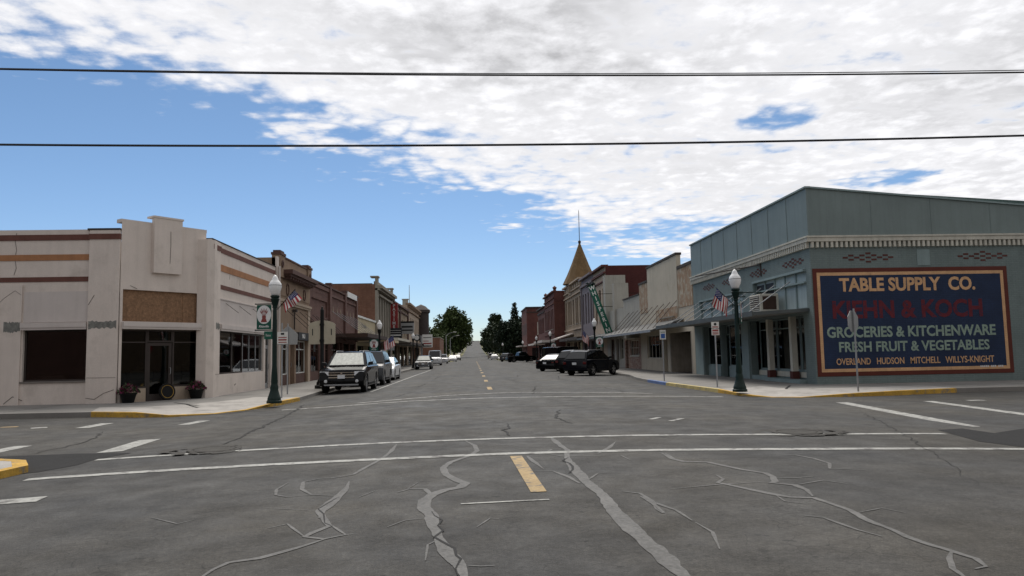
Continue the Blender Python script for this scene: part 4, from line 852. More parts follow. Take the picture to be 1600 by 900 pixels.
# ================================================================== right 2: stepped cream front
Y0, Y1 = 60.3, 45.41; Wd = Y0-Y1-.01
root = thing('cream_stepped_store', 'cream plaster store with stepped parapet and streaky tan end panels', 'building', (RX, Y0, 0), RR)
Hl = [(2.2, 6.6, 1.05, 2.8), (7.3, 8.3, .12, 2.8), (9.0, 14.2, .12, 2.8)]
mb = MB(); shell(mb, Wd, 24, 6.95, Hl); mb.box(3.1, 11.5, -.05, .25, 3.6, 7.95); simple('wall', mb, 'cream_plaster', root); roof_inner(root, Wd, 24, 6.95)
mb = MB(); mb.box(.1, 3.08, -.03, .01, 4.6, 6.9); mb.box(11.52, Wd-.05, -.03, .01, 4.4, 6.95); mb.box(5.6, 11.4, -.07, .0, 3.35, 4.55); simple('stained_panel', mb, 'tan_stain', root)
mb = MB(); mb.box(-.02, 3.06, -.08, .3, 6.95, 7.1); mb.box(3.02, 11.58, -.12, .3, 7.95, 8.1); mb.box(11.6, Wd, -.08, .3, 6.95, 7.15); simple('coping', mb, 'dark_trim', root)
win(root, 2.2, 6.6, 1.05, 2.8, .15, nx=4, fm='cream_trim', gm=GL, name='shop_window'); door(root, 7.3, 8.3, .14, 2.8, .5, fm='cream_trim', gm=GL, low=.9)
mb = MB(); mb.box(9.0, 9.2, .0, 1.5, .12, 2.8); mb.box(9.2, 14.2, 1.4, 1.5, .12, .55); mb.box(9.2, 11.4, 1.42, 1.52, .55, 2.8); mb.box(14.0, 14.2, 0, 1.5, .12, 2.8)
for i in range(8): mb.box(9.25+i*.27, 9.28+i*.27, 1.39, 1.42, .55, 2.8)
simple('recessed_entry', mb, 'wood_grey', root); door(root, 12.7, 13.6, .14, 2.5, 1.35, fm='dark_trim', gm=GL); win(root, 11.4, 12.7, .6, 2.7, 1.35, fm='cream_trim', gm=GL, name='shop_window')
mb = MB(); mb.box(6.9, 10.9, -.24, -.12, 3.85, 3.93); simple('sign_rail', mb, 'wood_grey', root)
canopy(root, -6.3, 12.6, 2.85, 2.2, .10, slope=.75, top='canopy_top', edge='galvanised', under='wood_grey', rods=[-4+i*1.7 for i in range(10)], rz=2.0, rod_r=.02, rod_m='wood_dark')
# ================================================================== right 3: low cream and brick
Y0, Y1 = 66.9, 60.31; Wd = Y0-Y1-.01
root = thing('low_brick_tavern', 'low cream front over mixed brick with a small many paned window', 'building', (RX, Y0, 0), RR)
mb = MB(); Hl = [(.5, 1.6, .12, 2.6), (2.6, 5.9, 1.25, 2.55)]
wall(mb, Wd, 2.75, Hl, .25, 1); wall(mb, Wd, 6.2, [], .25, 0, z0=2.75); mb.box(0, .2, .01, 20, 0, 6.19); mb.box(Wd-.2, Wd, .01, 20, 0, 6.19); mb.box(.2, Wd-.2, 19.8, 20, 0, 6.19); simple('wall', mb, ('white_plaster', 'mix_brick'), root); roof_inner(root, Wd, 20, 6.2)
mb = MB(); mb.box(-.02, Wd, -.08, .3, 6.2, 6.3); simple('coping', mb, 'dark_trim', root)
win(root, 2.6, 5.9, 1.25, 2.55, .1, nx=5, nz=2, fm='cream_trim', sill='cream_trim'); door(root, .5, 1.6, .14, 2.6, .3, fm='wood_dark', solid=True)
mb = MB(); mb.box(2.3, 6.2, -.4, .0, 2.6, 2.72); simple('window_hood', mb, 'cream_trim', root)
# ================================================================== right 4: plaster pylons
Y0, Y1 = 75.4, 66.91; Wd = Y0-Y1-.01
root = thing('pylon_tavern', 'pale plaster front with two square pylons of different height', 'building', (RX, Y0, 0), RR)
mb = MB(); Hl = [(1.6, 3.6, .12, 2.8), (4.6, 5.8, .12, 2.8), (6.4, 8.0, .9, 2.8)]
shell(mb, Wd, 18, 5.6, Hl); mb.box(.3, 1.5, -.35, 1.7, 2.9, 9.25); mb.box(4.4, 5.2, -.2, 1.2, 2.9, 8.1); simple('wall', mb, 'white_plaster', root); roof_inner(root, Wd, 18, 5.6)
win(root, *Hl[0], nx=2, gm=GL, fm='maroon_paint'); door(root, *Hl[1], fm='wood_dark', solid=True); win(root, *Hl[2], nx=2, nz=2, fm='cream_trim')
canopy(root, -.1, Wd-.2, 2.9, 2.1, .12, slope=.5, top='canopy_top', edge='canopy_edge', under='wood_dark')
# ================================================================== right 5, 6, 7
Y0, Y1 = 83.3, 75.41; Wd = Y0-Y1-.01
root = thing('maroon_side_building', 'two storey tan front with a plain maroon brick side wall behind the pylons', 'building', (RX, Y0, 0), RR)
Hs = [(1.0+i*2.4, 2.3+i*2.4, 4.8, 8.2) for i in range(3)]; Hl = [(.8, 3.4, .5, 2.9), (4.4, 5.6, .12, 2.9)]
mb = MB(); shell(mb, Wd, 30, 10.3, Hs+Hl, 0, side=1); simple('wall', mb, ('tan_pale', 'maroon_brick'), root); roof_inner(root, Wd, 30, 10.3)
for h in Hs: win(root, *h, nz=2, fm='maroon_paint', sill='grey_stone')
win(root, *Hl[0], nx=2, gm=GL); door(root, *Hl[1], gm=GL)
mb = MB(); mb.box(-.02, Wd+.0, -.4, .3, 10.3, 10.5); mb.box(0, Wd, -.22, .003, 9.6, 9.8); mb.box(0, Wd, -.15, .003, 8.8, 8.95); mb.box(Wd-.3, Wd+.02, .3, 30, 10.3, 10.4); simple('cornice', mb, 'maroon_paint', root)
canopy(root, 0, Wd, 3.0, 2.0, .12, slope=.4, edge='canopy_edge', top='canopy_top')
Y0, Y1 = 92.5, 83.31; Wd = Y0-Y1-.01
root = thing('lilac_building', 'two storey lilac front with narrow windows beside the green leaning sign', 'building', (RX, Y0, 0), RR)
Hs = [(.8+i*2.0, 1.8+i*2.0, 5.0, 8.6) for i in range(4)]; Hl = [(.8, 3.4, .5, 2.9), (4.4, 5.6, .12, 2.9), (6.4, 8.6, .5, 2.9)]
mb = MB(); shell(mb, Wd, 28, 10.4, Hs+Hl); simple('wall', mb, 'lilac', root); roof_inner(root, Wd, 28, 10.4)
for h in Hs: win(root, *h, nz=2, fm='dark_trim')
win(root, *Hl[0], nx=2, gm=GL); win(root, *Hl[2], nx=2, gm=GL); door(root, *Hl[1], gm=GL)
mb = MB(); mb.box(-.02, Wd, -.4, .3, 10.4, 10.62); mb.box(0, Wd, -.22, .003, 9.5, 9.8); mb.box(0, .4, -.14, .003, 3.3, 9.5); mb.box(Wd-.4, Wd, -.14, .003, 3.3, 9.5); simple('cornice', mb, 'lilac', root)
canopy(root, 0, Wd, 3.1, 2.0, .25, edge='dark_trim', top='dark_trim')
Y0, Y1 = 109.7, 92.51; Wd = Y0-Y1-.01
root = thing('turret_building', 'tan brick hall crowned by a steep golden conical turret with a tall finial', 'building', (RX, Y0, 0), RR)
Hs = [(1.2, 2.3, 5.4, 8.7), (3.6, 4.6, 5.4, 8.7), (5.0, 6.0, 5.4, 8.7), (6.4, 7.4, 5.4, 8.7), (8.8, 9.9, 5.4, 8.7), (11.4, 12.4, 5.4, 8.7), (12.8, 13.8, 5.4, 8.7), (15.2, 16.3, 5.4, 8.7)]; Hl = [(1, 5, .5, 3.0), (6, 7.4, .12, 3.), (8.4, 12, .5, 3.), (13, 16, .5, 3.)]
mb = MB(); shell(mb, Wd, 26, 10.8, Hs+Hl); simple('wall', mb, 'tan_brick', root); roof_inner(root, Wd, 26, 10.8)
for h in Hs: win(root, *h, nz=2, fm='dark_trim', sill='grey_stone')
for h in (Hl[0], Hl[2], Hl[3]): win(root, *h, nx=2, gm=GL)
door(root, *Hl[1], gm=GL)
mb = MB(); mb.box(-.02, Wd, -.4, .3, 10.8, 11.0); mb.box(0, Wd, -.2, .003, 9.9, 10.05); mb.box(0, Wd, -.2, .003, 9.2, 9.35); mb.box(0, Wd, -.15, .003, 4.6, 4.8)
for i in range(8): mb.box(.8+i*2.1, 1.6+i*2.1, -.1, .003, 10.2, 10.65)
simple('cornice', mb, 'tan_pale', root)
tc_ = (109.7-103.0, 1.45, 0)
mb = MB(); mb.lathe([(1.75, 9.5), (1.75, 11.1), (1.95, 11.2), (1.95, 11.35)], tc_, 8)
for k in range(8):
    a = 2*math.pi*(k+.5)/8; mb.box(tc_[0]+1.7*math.cos(a)-.25, tc_[0]+1.7*math.cos(a)+.25, tc_[1]+1.7*math.sin(a)-.25, tc_[1]+1.7*math.sin(a)+.25, 9.9, 10.9)
tur = simple('turret', mb, 'tan_pale', root)
mb = MB(); mb.lathe([(2.3, 11.0), (2.52, 11.0), (2.46, 11.12), (1.85, 12.35), (1.25, 13.75), (.6, 15.45), (.12, 16.75), (.001, 16.9)], tc_, 12); simple('cone_roof', mb, 'cone_shingle', tur)
mb = MB(); mb.lathe([(.12, 16.7), (.2, 16.9), (.2, 17.1), (.05, 17.2), (.04, 21.3), (.001, 21.6)], tc_, 8); simple('finial', mb, 'dark_trim', tur)
canopy(root, .2, 9, 3.4, 2.2, .15, slope=.7, top='white_board', edge='white_board'); canopy(root, 9.3, Wd, 3.1, 2.0, .25, edge='dark_trim', top='dark_trim')
Y0, Y1 = 125.0, 110.2; Wd = Y0-Y1-.01
root = thing('red_brick_block', 'red brick block with stepped brick cornice and small urn on its corner', 'building', (12.05, Y0, 0), RR)
Hs = [(1.2+i*2.2, 2.4+i*2.2, 5.2, 8.2) for i in range(6)]; Hl = [(1, 5, .5, 3.0), (6, 7.4, .12, 3.), (8.4, 13.6, .5, 3.)]
mb = MB(); shell(mb, Wd, 26, 10.6, Hs+Hl); simple('wall', mb, 'red_brick', root); roof_inner(root, Wd, 26, 10.6)
for h in Hs: win(root, *h, nz=2, fm='maroon_paint', sill='grey_stone')
win(root, *Hl[0], nx=3, gm=GL); win(root, *Hl[2], nx=3, gm=GL); door(root, *Hl[1], gm=GL)
mb = MB(); mb.box(-.05, Wd+.05, -.3, 26, 10.6, 10.8); mb.box(-.03, Wd+.03, -.15, .003, 9.7, 9.9); mb.box(0, Wd+.1, -.12, .003, 8.9, 9.05); mb.box(Wd-.0, Wd+.1, .003, 26, 9.3, 9.45); mb.box(0, Wd, -.12, .003, 4.4, 4.6); mb.lathe([(.3, 10.8), (.2, 11.0), (.35, 11.3), (.1, 11.5), (.001, 11.6)], (Wd-.5, .2, 0), 8); mb.lathe([(.3, 10.8), (.2, 11.0), (.35, 11.3), (.1, 11.5), (.001, 11.6)], (.5, .2, 0), 8)
simple('cornice', mb, 'red_brick', root)
canopy(root, .2, Wd, 3.2, 1.9, .3, edge='white_board', top='canopy_top')
Y0, Y1 = 138., 125.01; Wd = Y0-Y1-.01
root = thing('dark_brick_shop', 'lower dark red brick front next to the block with the urn', 'building', (12.05, Y0, 0), RR)
Hs = [(1.2+i*2.2, 2.4+i*2.2, 5.0, 7.6) for i in range(5)]; Hl = [(1, 5, .5, 3.0), (6, 7.4, .12, 3.), (8.4, 12, .5, 3.)]
mb = MB(); shell(mb, Wd, 26, 9.3, Hs+Hl); simple('wall', mb, 'red_brick', root); roof_inner(root, Wd, 26, 9.3)
for h in Hs: win(root, *h, nz=2, fm='dark_trim')
win(root, *Hl[0], nx=3, gm=GL); win(root, *Hl[2], nx=3, gm=GL); door(root, *Hl[1], gm=GL)
mb = MB(); mb.box(-.05, Wd, -.3, 26, 9.3, 9.5); mb.box(0, Wd, -.12, .003, 8.5, 8.7); simple('cornice', mb, 'dark_trim', root)
canopy(root, .2, Wd, 3.0, 1.9, .25, edge='white_board', top='canopy_top')
root = thing('far_brick_block', 'three storey red brick corner block past the crossing with a pale framed side window', 'building', (11.4, 158., 0), R(0))
mb = MB(); Hs = [(2.2, 3.4, 5.6, 8.2)]; shell(mb, 22, 16, 11.2, Hs+[(1, 3.6, .6, 2.8)]); simple('wall', mb, 'red_brick', root)
win(root, 2.2, 3.4, 5.6, 8.2, nz=2, fm='cream_trim', sill='cream_trim', fw=.2); win(root, 1, 3.6, .6, 2.8)
mb = MB(); mb.box(-.2, 22, -.2, 16.2, 11.2, 11.45); mb.box(-.1, 22, -.1, .003, 10.2, 10.4); simple('cornice', mb, 'dark_trim', root)
mb = MB(); mb.box(-1.6, .0, .3, 14, 3.1, 3.3); simple('canopy', mb, 'white_board', root)
mb = MB()
for i in range(4):
    for z in (5.6,): mb.box(-.03, .0, 1.5+i*3.5, 2.8+i*3.5, z, z+2.4)
simple('side_windows', mb, 'dark_trim', root)
for nm, lab, x0_, w_ in (('unseen_tan_block', 'plain tan block added unseen right of the viewpoint to darken window reflections', 14.5, 40), ('unseen_brick_block', 'plain brick block added unseen left of the viewpoint to darken window reflections', -54, 39), ('unseen_side_street_block', 'plain brown brick store closing the far end of the side street', 78, 40)):  # unseen blocks added out of frame to darken what the corner glass mirrors
    root = thing(nm, lab, 'building', (x0_, -14 if x0_ < 70 else 6, 0)); mb = MB(); shell(mb, w_, 21, 6.0, []); simple('wall', mb, 'tan_stucco' if x0_ > 0 else 'brown_brick', root)
    mb = MB(); mb.box(-.1, w_+.1, -.1, 21.1, 6.0, 6.2); simple('roof', mb, 'roofing', root)
# unseen block added behind the camera to darken what the shop windows mirror
root = thing('unseen_rear_block', 'long plain tan block added unseen behind the viewpoint to darken shop window reflections', 'building', (-110, -34, 0))
mb = MB(); shell(mb, 190, 16, 7.5, []); simple('wall', mb, 'tan_stucco', root)
mb = MB(); mb.box(-.1, 190.1, -.1, 16.1, 7.5, 7.7); simple('roof', mb, 'roofing', root)
# ------------------------------------------------------------------ vehicles (local: nose at +x, left side +y)
def vehicle(name, label, kind, L, Wv, H, pm, loc, rz, plate=True, shade=False, wr=.36, group='vehicles parked along the street', rack=False):
    t = thing(name, label, 'truck' if kind == 'pickup' else 'van' if kind == 'van' else 'car', (loc[0], loc[1], gz(loc[0], loc[1])), rz, group)
    f, r_ = L/2, -L/2; gc = .29 if kind != 'sedan' else .19
    fa, ra = f-.19*L, r_+.20*L                                     # axles
    if kind == 'suv': hz, bz, cow, rt0, rt1, rb, hn = .62*H, .64*H, f-.27*L, f-.44*L, r_+.12*L, r_+.015*L, .56*H
    elif kind == 'van': hz, bz, cow, rt0, rt1, rb, hn = .55*H, .55*H, f-.16*L, f-.30*L, r_+.03*L, r_+.01*L, .47*H
    elif kind == 'pickup': hz, bz, cow, rt0, rt1, rb, hn = .62*H, .62*H, f-.26*L, f-.37*L, r_+.42*L, r_+.38*L, .58*H
    else: hz, bz, cow, rt0, rt1, rb, hn = .62*H, .655*H, f-.27*L, f-.45*L, r_+.28*L, r_+.12*L, .53*H
    def arch(xc, z0):
        R_ = wr+.07; out = []
        a0 = math.asin(max(-.9, min(.9, (z0-wr)/R_)))
        for i in range(9): a = a0+(math.pi-2*a0)*i/8; out.append((xc+R_*math.cos(a), wr+R_*math.sin(a)))
        return out
    prof = [(f-.06, gc+.04), (f+.0, gc+.16), (f, .30*H), (f-.04, .42*H), (f-.10, hn-.05*H), (f-.20, hn), (f-.5*(f-cow), hz-.02*H), (cow, hz+.015*H)]
    tail = [(rb, bz), (r_+.03, bz-.06*H), (r_+.02, .40*H), (r_-.02, .34*H), (r_, gc+.12), (r_+.07, gc+.05)]
    if kind == 'sedan': tail[0] = (rb, bz); tail.insert(1, (r_+.08, bz-.02*H))
    prof += [((cow+rb)/2, bz+.01*H)] + tail + list(reversed(arch(ra, gc))) + list(reversed(arch(fa, gc)))
    hw = Wv/2; sl = []
    for s_, kx, dz in ((-1, .955, .035), (-.965, .978, .008), (-.82, .992, 0), (0, 1.0, -.012), (.82, .992, 0), (.965, .978, .008), (1, .955, .035)):
        row = []
        for x, z in prof:
            inarch = z <= wr+.44 and (abs(x-fa) < wr+.075 or abs(x-ra) < wr+.075) and z < .5*H
            zz = z-dz if z > .5*H else z+dz*(.5 if not inarch else 0)
            row.append((x*(kx if abs(x) > .36*L and not inarch else 1), s_*hw*(1 if z > .3*H or abs(s_) < 1 else .985), zz))
        sl.append(row)
    mb = MB(); idx = [mb.add(r) for r in sl]; k = len(prof)
    for i in range(len(sl)-1):
        for j in range(k): q = (j+1) % k; mb.f.append((idx[i]+j, idx[i]+q, idx[i+1]+q, idx[i+1]+j)); mb.m.append(0)
    mb.f.append(tuple(idx[0]+j for j in reversed(range(k)))); mb.f.append(tuple(idx[-1]+j for j in range(k))); mb.m += [0, 0]
    body = mb.build('body', M(pm), t, smooth=.55)
    # cabin
    wb, wt = hw*.93, hw*(.73 if kind != 'van' else .88); z0, z1 = bz-.03, H-.02
    A = [(cow-.02, z0), (rt0, z1-.03), (rt0-.12*(rt0-rt1), z1), (rt1+.2*(rt0-rt1), z1), (rt1, z1-.09), (rb+.03, z0+.03)]
    wd = [wb, wt, wt*.97, wt*.97, wt, wb]
    mb = MB(); a = mb.add([(x, w, z) for (x, z), w in zip(A, wd)]); b = mb.add([(x, -w, z) for (x, z), w in zip(A, wd)])
    c0 = mb.add([(x, 0, z+(.035 if 0 < i < 5 else .0)) for i, (x, z) in enumerate(A)]); n = len(A)
    mb.f.append(tuple(a+i for i in range(n))); mb.f.append(tuple(b+i for i in reversed(range(n)))); mb.m += [0, 0]
    for i in range(n):
        j = (i+1) % n; mb.f += [(a+i, c0+i, c0+j, a+j), (c0+i, b+i, b+j, c0+j)]; mb.m += [0, 0]
    mb.build('cabin', M(pm), t, smooth=.5)
    def pane(nm, q, m=GLC, off=.012, ins=.06, parent=t, label=None):
        q = [Vector(p) for p in q]; c = sum(q, Vector())/4; nrm = (q[1]-q[0]).cross(q[3]-q[0]).normalized()
        if nrm.dot(c-Vector((0, 0, H*.5))) < 0: nrm = -nrm
        mb = MB(); mb.extr([p.lerp(c, ins)+nrm*off for p in q], nrm*.006); return mb.build(nm, m, parent, label=label)
    Aw = lambda i, s_: Vector((A[i][0], wd[i]*s_, A[i][1]))
    wsq = [Aw(0, 1), Aw(0, -1), Aw(1, -1), Aw(1, 1)]
    pane('windscreen', wsq, off=.03, ins=.09)
    if shade: pane('sunshade', wsq, M('sunshade'), .045, .16, label='silver sheet filling the windscreen')
    pane('rear_window', [Aw(5, 1), Aw(5, -1), Aw(4, -1), Aw(4, 1)], GLD if kind == 'sedan' else GLC, off=.03, ins=.14)
    for s_ in (1, -1):
        def SP(u, v):
            lo = Vector((cow-.02+(rb+.03-cow+.02)*u, wb*s_, z0+.05)); hi = Vector((rt0+(rt1-rt0)*u, wt*s_, z1-.05)); return lo.lerp(hi, v)
        cuts = [(.02, .40), (.43, .72), (.75, .97)] if kind in ('suv',) else [(.02, .46), (.5, .96)] if kind != 'van' else [(.04, .3)]
        for u0, u1 in cuts: pane('side_window', [SP(u0, .1), SP(u1, .1), SP(u1, .97), SP(u0, .97)], off=.008, ins=.03)
        mb = MB(); mb.extr([(cow-.30, s_*(hw*.93), bz+.02), (cow-.30, s_*(hw+.17), bz+.05), (cow-.32, s_*(hw+.17), bz+.20), (cow-.32, s_*(hw*.97), bz+.17)], (.14, 0, 0)); mb.build('wing_mirror', M('plastic_black'), t, bevel=.025)
        mb = MB(); mb.beam((fa-wr-.1, s_*hw*.985, gc+.08), (ra+wr+.1, s_*hw*.985, gc+.08), .05, .10); mb.build('sill_trim', M('plastic_black'), t)
        for x in ((cow+.0)*.25+.05, rb*.25): mb = MB(); mb.beam((x-.1, s_*(hw+.006), bz-.12), (x+.1, s_*(hw+.006), bz-.12), .02, .03); mb.build('handle', M(pm), t)
        mb = MB(); zl = hn-.075*H
        mb.extr([(f-.055, s_*hw*.56, zl-.10), (f-.12, s_*hw*.95, zl-.07), (f-.25, s_*hw*1.0, zl+.02), (f-.17, s_*hw*.965, zl+.08), (f-.08, s_*hw*.56, zl+.07)], (-.08, 0, .0)); mb.build('headlight', M('headlight'), t)
        mb = MB(); mb.lathe([(.07, 0), (.07, .03), (.001, .04)], (f-.04, s_*hw*.68, .30*H), 10, 0, Matrix.Rotation(R(90), 3, 'Y')); mb.build('fog_lamp', M('headlight'), t)
        mb = MB(); th = .16 if kind != 'sedan' else .09
        mb.box(r_+.0, r_+.16, s_*hw*.82-.11, s_*hw*.82+.11, bz-.18-th*.8, bz-.18+th*.2); mb.build('tail_light', M('tail_red'), t, bevel=.02)
        for xa in (fa, ra):
            ax = Matrix.Rotation(R(-90*s_), 3, 'X'); w = .115
            mb = MB(); mb.lathe([(wr*.62, -w), (wr*.93, -w), (wr, -w*.7), (wr, w*.7), (wr*.93, w), (wr*.66, w), (wr*.62, w*.6)], (xa, s_*(hw-.13), wr), 20, 0, ax); wh = mb.build('wheel', M('tyre'), t, smooth=.6)
            mb = MB(); mb.lathe([(wr*.66, -.02), (wr*.66, w*.86), (wr*.6, w*.86), (wr*.58, .03), (.001, .03)], (xa, s_*(hw-.13), wr), 20, 0, ax)
            for q in range(5):
                an = 2*math.pi*q/5+.3; mb.beam((xa, s_*(hw-.13+w*.75), wr), (xa+wr*.62*math.cos(an), s_*(hw-.13+w*.8), wr+wr*.62*math.sin(an)), .07, .03, up=(0, 1, 0))
            mb.build('rim', M('rim_metal'), wh)
    mb = MB(); zg = hn-.10*H
    mb.box(f-.12, f-.035, -hw*.56, hw*.56, zg-.13, zg+.07); g = mb.build('grille', M('plastic_black'), t, bevel=.015)
    mb = MB(); mb.box(f-.06, f-.02, -hw*.56, hw*.56, zg-.05, zg-.005); mb.box(f-.06, f-.02, -.035, .035, zg-.12, zg+.06); mb.box(f-.06, f-.02, -hw*.56, hw*.56, zg-.155, zg-.115); mb.box(f-.06, f-.02, -hw*.56, hw*.56, zg+.06, zg+.085); mb.build('grille_bars', M('chrome'), g)
    mb = MB(); mb.box(f-.09, f+.005, -hw*.75, hw*.75, gc+.06, gc+.12); mb.build('bumper_trim', M('galvanised'), t)
    mb = MB(); mb.box(f-.02, f+.018, -.155, .155, .36*H, .36*H+.155); mb.build('number_plate', M('plate_white'), t)
    mb = MB(); mb.box(r_-.022, r_+.02, -.155, .155, .44*H, .44*H+.155); mb.build('number_plate', M('plate_white'), t)
    if kind in ('suv', 'van') and rack:
        for s_ in (1, -1):
            mb = MB(); mb.tube([(rt0-.1, s_*wt*.86, z1-.02), (rt0-.18, s_*wt*.86, z1+.05), (rt1+.35, s_*wt*.86, z1+.05), (rt1+.25, s_*wt*.86, z1-.02)], .018, 6); mb.build('roof_rail', M('galvanised'), t)
    if kind == 'pickup':
        mb = MB(); mb.box(r_+.1, rb-.08, -hw*.86, hw*.86, bz-.02, bz+.03); mb.build('bed_cover', M('plastic_black'), t)
    return t
DN = R(-90); VG = 'vehicles parked along the street'
vehicle('parked_car', 'black four wheel drive with a silver sunshade, first at the kerb', 'suv', 5.05, 1.93, 1.80, 'paint_black', (-5.62, 34.9), DN, shade=True, wr=.39, rack=True)
vehicle('parked_car', 'tall grey four wheel drive parked between the black one and the white saloon', 'suv', 4.6, 1.88, 1.86, 'paint_grey', (-5.72, 42.4), DN, wr=.40, rack=True)
vehicle('parked_car', 'white saloon with dark glass behind the tall grey four wheel drive', 'sedan', 4.95, 1.88, 1.52, 'paint_white', (-6.0, 50.6), DN, wr=.36)
vehicle('parked_car', 'dark grey hatchback with a pale windscreen nose on below the street clock', 'suv', 4.4, 1.82, 1.55, 'paint_grey', (-5.55, 85.5), DN, wr=.33, shade=True)  # its sunshade panel paints in the windscreen's bright reflection
vehicle('parked_truck', 'white box bodied van behind the grey hatchback', 'van', 5.6, 2.0, 2.3, 'paint_white', (-5.9, 117), DN, wr=.38)
vehicle('parked_car', 'white small car far down the left kerb past the van', 'suv', 4.4, 1.8, 1.7, 'paint_white', (-5.5, 137), DN)
vehicle('parked_car', 'white saloon past the far crossing below the street lights', 'sedan', 4.6, 1.8, 1.5, 'paint_white', (-4.7, 172), DN)
vehicle('parked_car', 'dark saloon at the foot of the hill road, left kerb', 'sedan', 4.6, 1.8, 1.5, 'paint_navy', (-4.3, 205), DN)
vehicle('parked_car', 'black crossover parked nose to the kerb, nearest of the row beside the tavern', 'suv', 4.62, 1.86, 1.70, 'paint_navy', (8.1, 51.2), R(51), wr=.385, rack=True)
vehicle('parked_car', 'dark tall wagon half hidden behind the nearest black crossover', 'suv', 4.7, 1.88, 1.76, 'paint_black', (8.2, 57.6), R(55), wr=.37)
vehicle('parked_car', 'black saloon with a bright rear window and pale plate, third in the angled row', 'sedan', 4.8, 1.84, 1.46, 'paint_black', (7.35, 64.2), R(53))
vehicle('parked_truck', 'long dark van standing behind the black saloon', 'van', 5.6, 2.0, 2.2, 'paint_black', (9.0, 74.0), R(52), wr=.38)
vehicle('parked_truck', 'black pickup truck beside the far crossing under the dark trees', 'pickup', 5.7, 2.0, 1.9, 'paint_black', (8.6, 137.), R(20), wr=.4)
vehicle('parked_car', 'grey car in front of the black pickup near the crossing', 'suv', 4.5, 1.8, 1.65, 'paint_grey', (6.9, 146.), R(60))
vehicle('parked_car', 'white car far off under the dark trees', 'sedan', 4.5, 1.8, 1.5, 'paint_white', (5.6, 200.), R(90))
vehicle('parked_car', 'tan car at the very end of the right kerb', 'suv', 4.5, 1.8, 1.65, 'paint_tan', (5.2, 225.), R(90))
vehicle('reflection_car', 'white car put indoors to stand for a reflection in the corner shop side window', 'sedan', 4.3, 1.75, 1.42, 'paint_white', (-12.6, 34.0), DN, group=None)  # solid car set indoors in place of a reflection on the glass
# ------------------------------------------------------------------ street lamps
def lamp_post(x, y, label, H=4.15, green=True, z=.15, rz=0, arms=True):
    t = thing('street_lamp', label, 'street lamp', (x, y, z), rz, 'globe street lamps')
    m = M('dark_green') if green else M('black_iron'); k = H/4.15
    mb = MB(); mb.lathe([(.25, 0), (.25, .07), (.22, .1), (.22, .16), (.20, .2), (.15, .36), (.13, .42), (.135, .5), (.105, .62)], n=12); mb.build('base', m, t, smooth=.5)
    mb = MB(); mb.lathe([(.105, .62), (.11, .7), (.082, 1.15), (.078, 1.2), (.075, 2.6*k), (.062, 3.05*k), (.085, 3.08*k), (.085, 3.12*k)], n=14); mb.build('shaft', m, t, smooth=.5)
    mb = MB(); mb.lathe([(.07, 3.12*k), (.09, 3.16*k), (.135, 3.32*k), (.15, 3.36*k), (.12, 3.39*k), (.15, 3.43*k), (.15, 3.47*k), (.10, 3.47*k)], n=14); mb.build('collar', m, t, smooth=.5)
    b = 3.47*k; mb = MB(); mb.lathe([(.10, b), (.13, b+.05), (.185, b+.18), (.21, b+.30), (.195, b+.40), (.15, b+.47), (.12, b+.5), (.105, b+.53), (.09, b+.58), (.07, b+.62), (.045, b+.66), (.001, b+.69)], n=20); g = mb.build('globe', M('globe'), t, smooth=3.3)
    mb = MB(); mb.lathe([(.205, b+.33), (.214, b+.335), (.214, b+.35), (.2, b+.355)], n=20); mb.build('globe_band', M('globe_core'), g)
    return t
def bracket(t, x0, x1, z, m='dark_green', r=.02):
    mb = MB(); mb.tube([(x0, 0, z), (x1, 0, z)], r, 6); mb.tube([(x1, 0, z), (x1+.03*(1 if x1 > x0 else -1), 0, z)], [r*1.6, .01], 6); mb.build('bracket', M(m), t)
def banner(x, y, z, w, h, label, yaw=0., group='town banners on the lamps', letters=True):
    t = thing('banner', label, 'banner', (x, y, z), yaw, group)
    mb = MB(); mb.box(-w/2, w/2, -.006, .006, 0, h); mb.build('cloth', M('banner_green'), t)
    mb = MB(); n = 28; mb.extr([(w*.49*math.cos(2*math.pi*i/n), -.007, h*.60+h*.38*math.sin(2*math.pi*i/n)) for i in range(n)], (0, -.004, 0)); o = mb.build('emblem', M('banner_white'), t)
    mb = MB()
    for a in (-.5, -.27, 0, .27, .5):
        l = h*(.30 if abs(a) < .4 else .24); p0 = Vector((a*w*.12, -.0135, h*.55)); p1 = p0+Vector((math.sin(a)*l, 0, math.cos(a)*l)); mb.beam(p0, p1, w*.025, .004, up=(0, 1, 0))
        pm_ = p0.lerp(p1, .62); d = (p1-p0).normalized(); e = Vector((d.z, 0, -d.x)); mb.extr([pm_-d*l*.3, pm_+e*w*.045, p1+d*l*.1, pm_-e*w*.045], (0, -.003, 0))
    mb.extr([(-w*.10, -.012, h*.48), (w*.10, -.012, h*.48), (w*.22, -.012, h*.29), (-w*.22, -.012, h*.29)], (0, -.003, 0)); mb.box(-w*.13, w*.13, -.0155, -.0122, h*.465, h*.56); mb.build('wheat_sheaf', M('wheat_red'), o)
    if letters: text('lettering', 'Ritzville', h*.13, M('banner_white'), t, (0, -.0075, h*.115), FRONT @ Matrix(((1, .25, 0), (0, 1, 0), (0, 0, 1))), .002, .002)
    return t
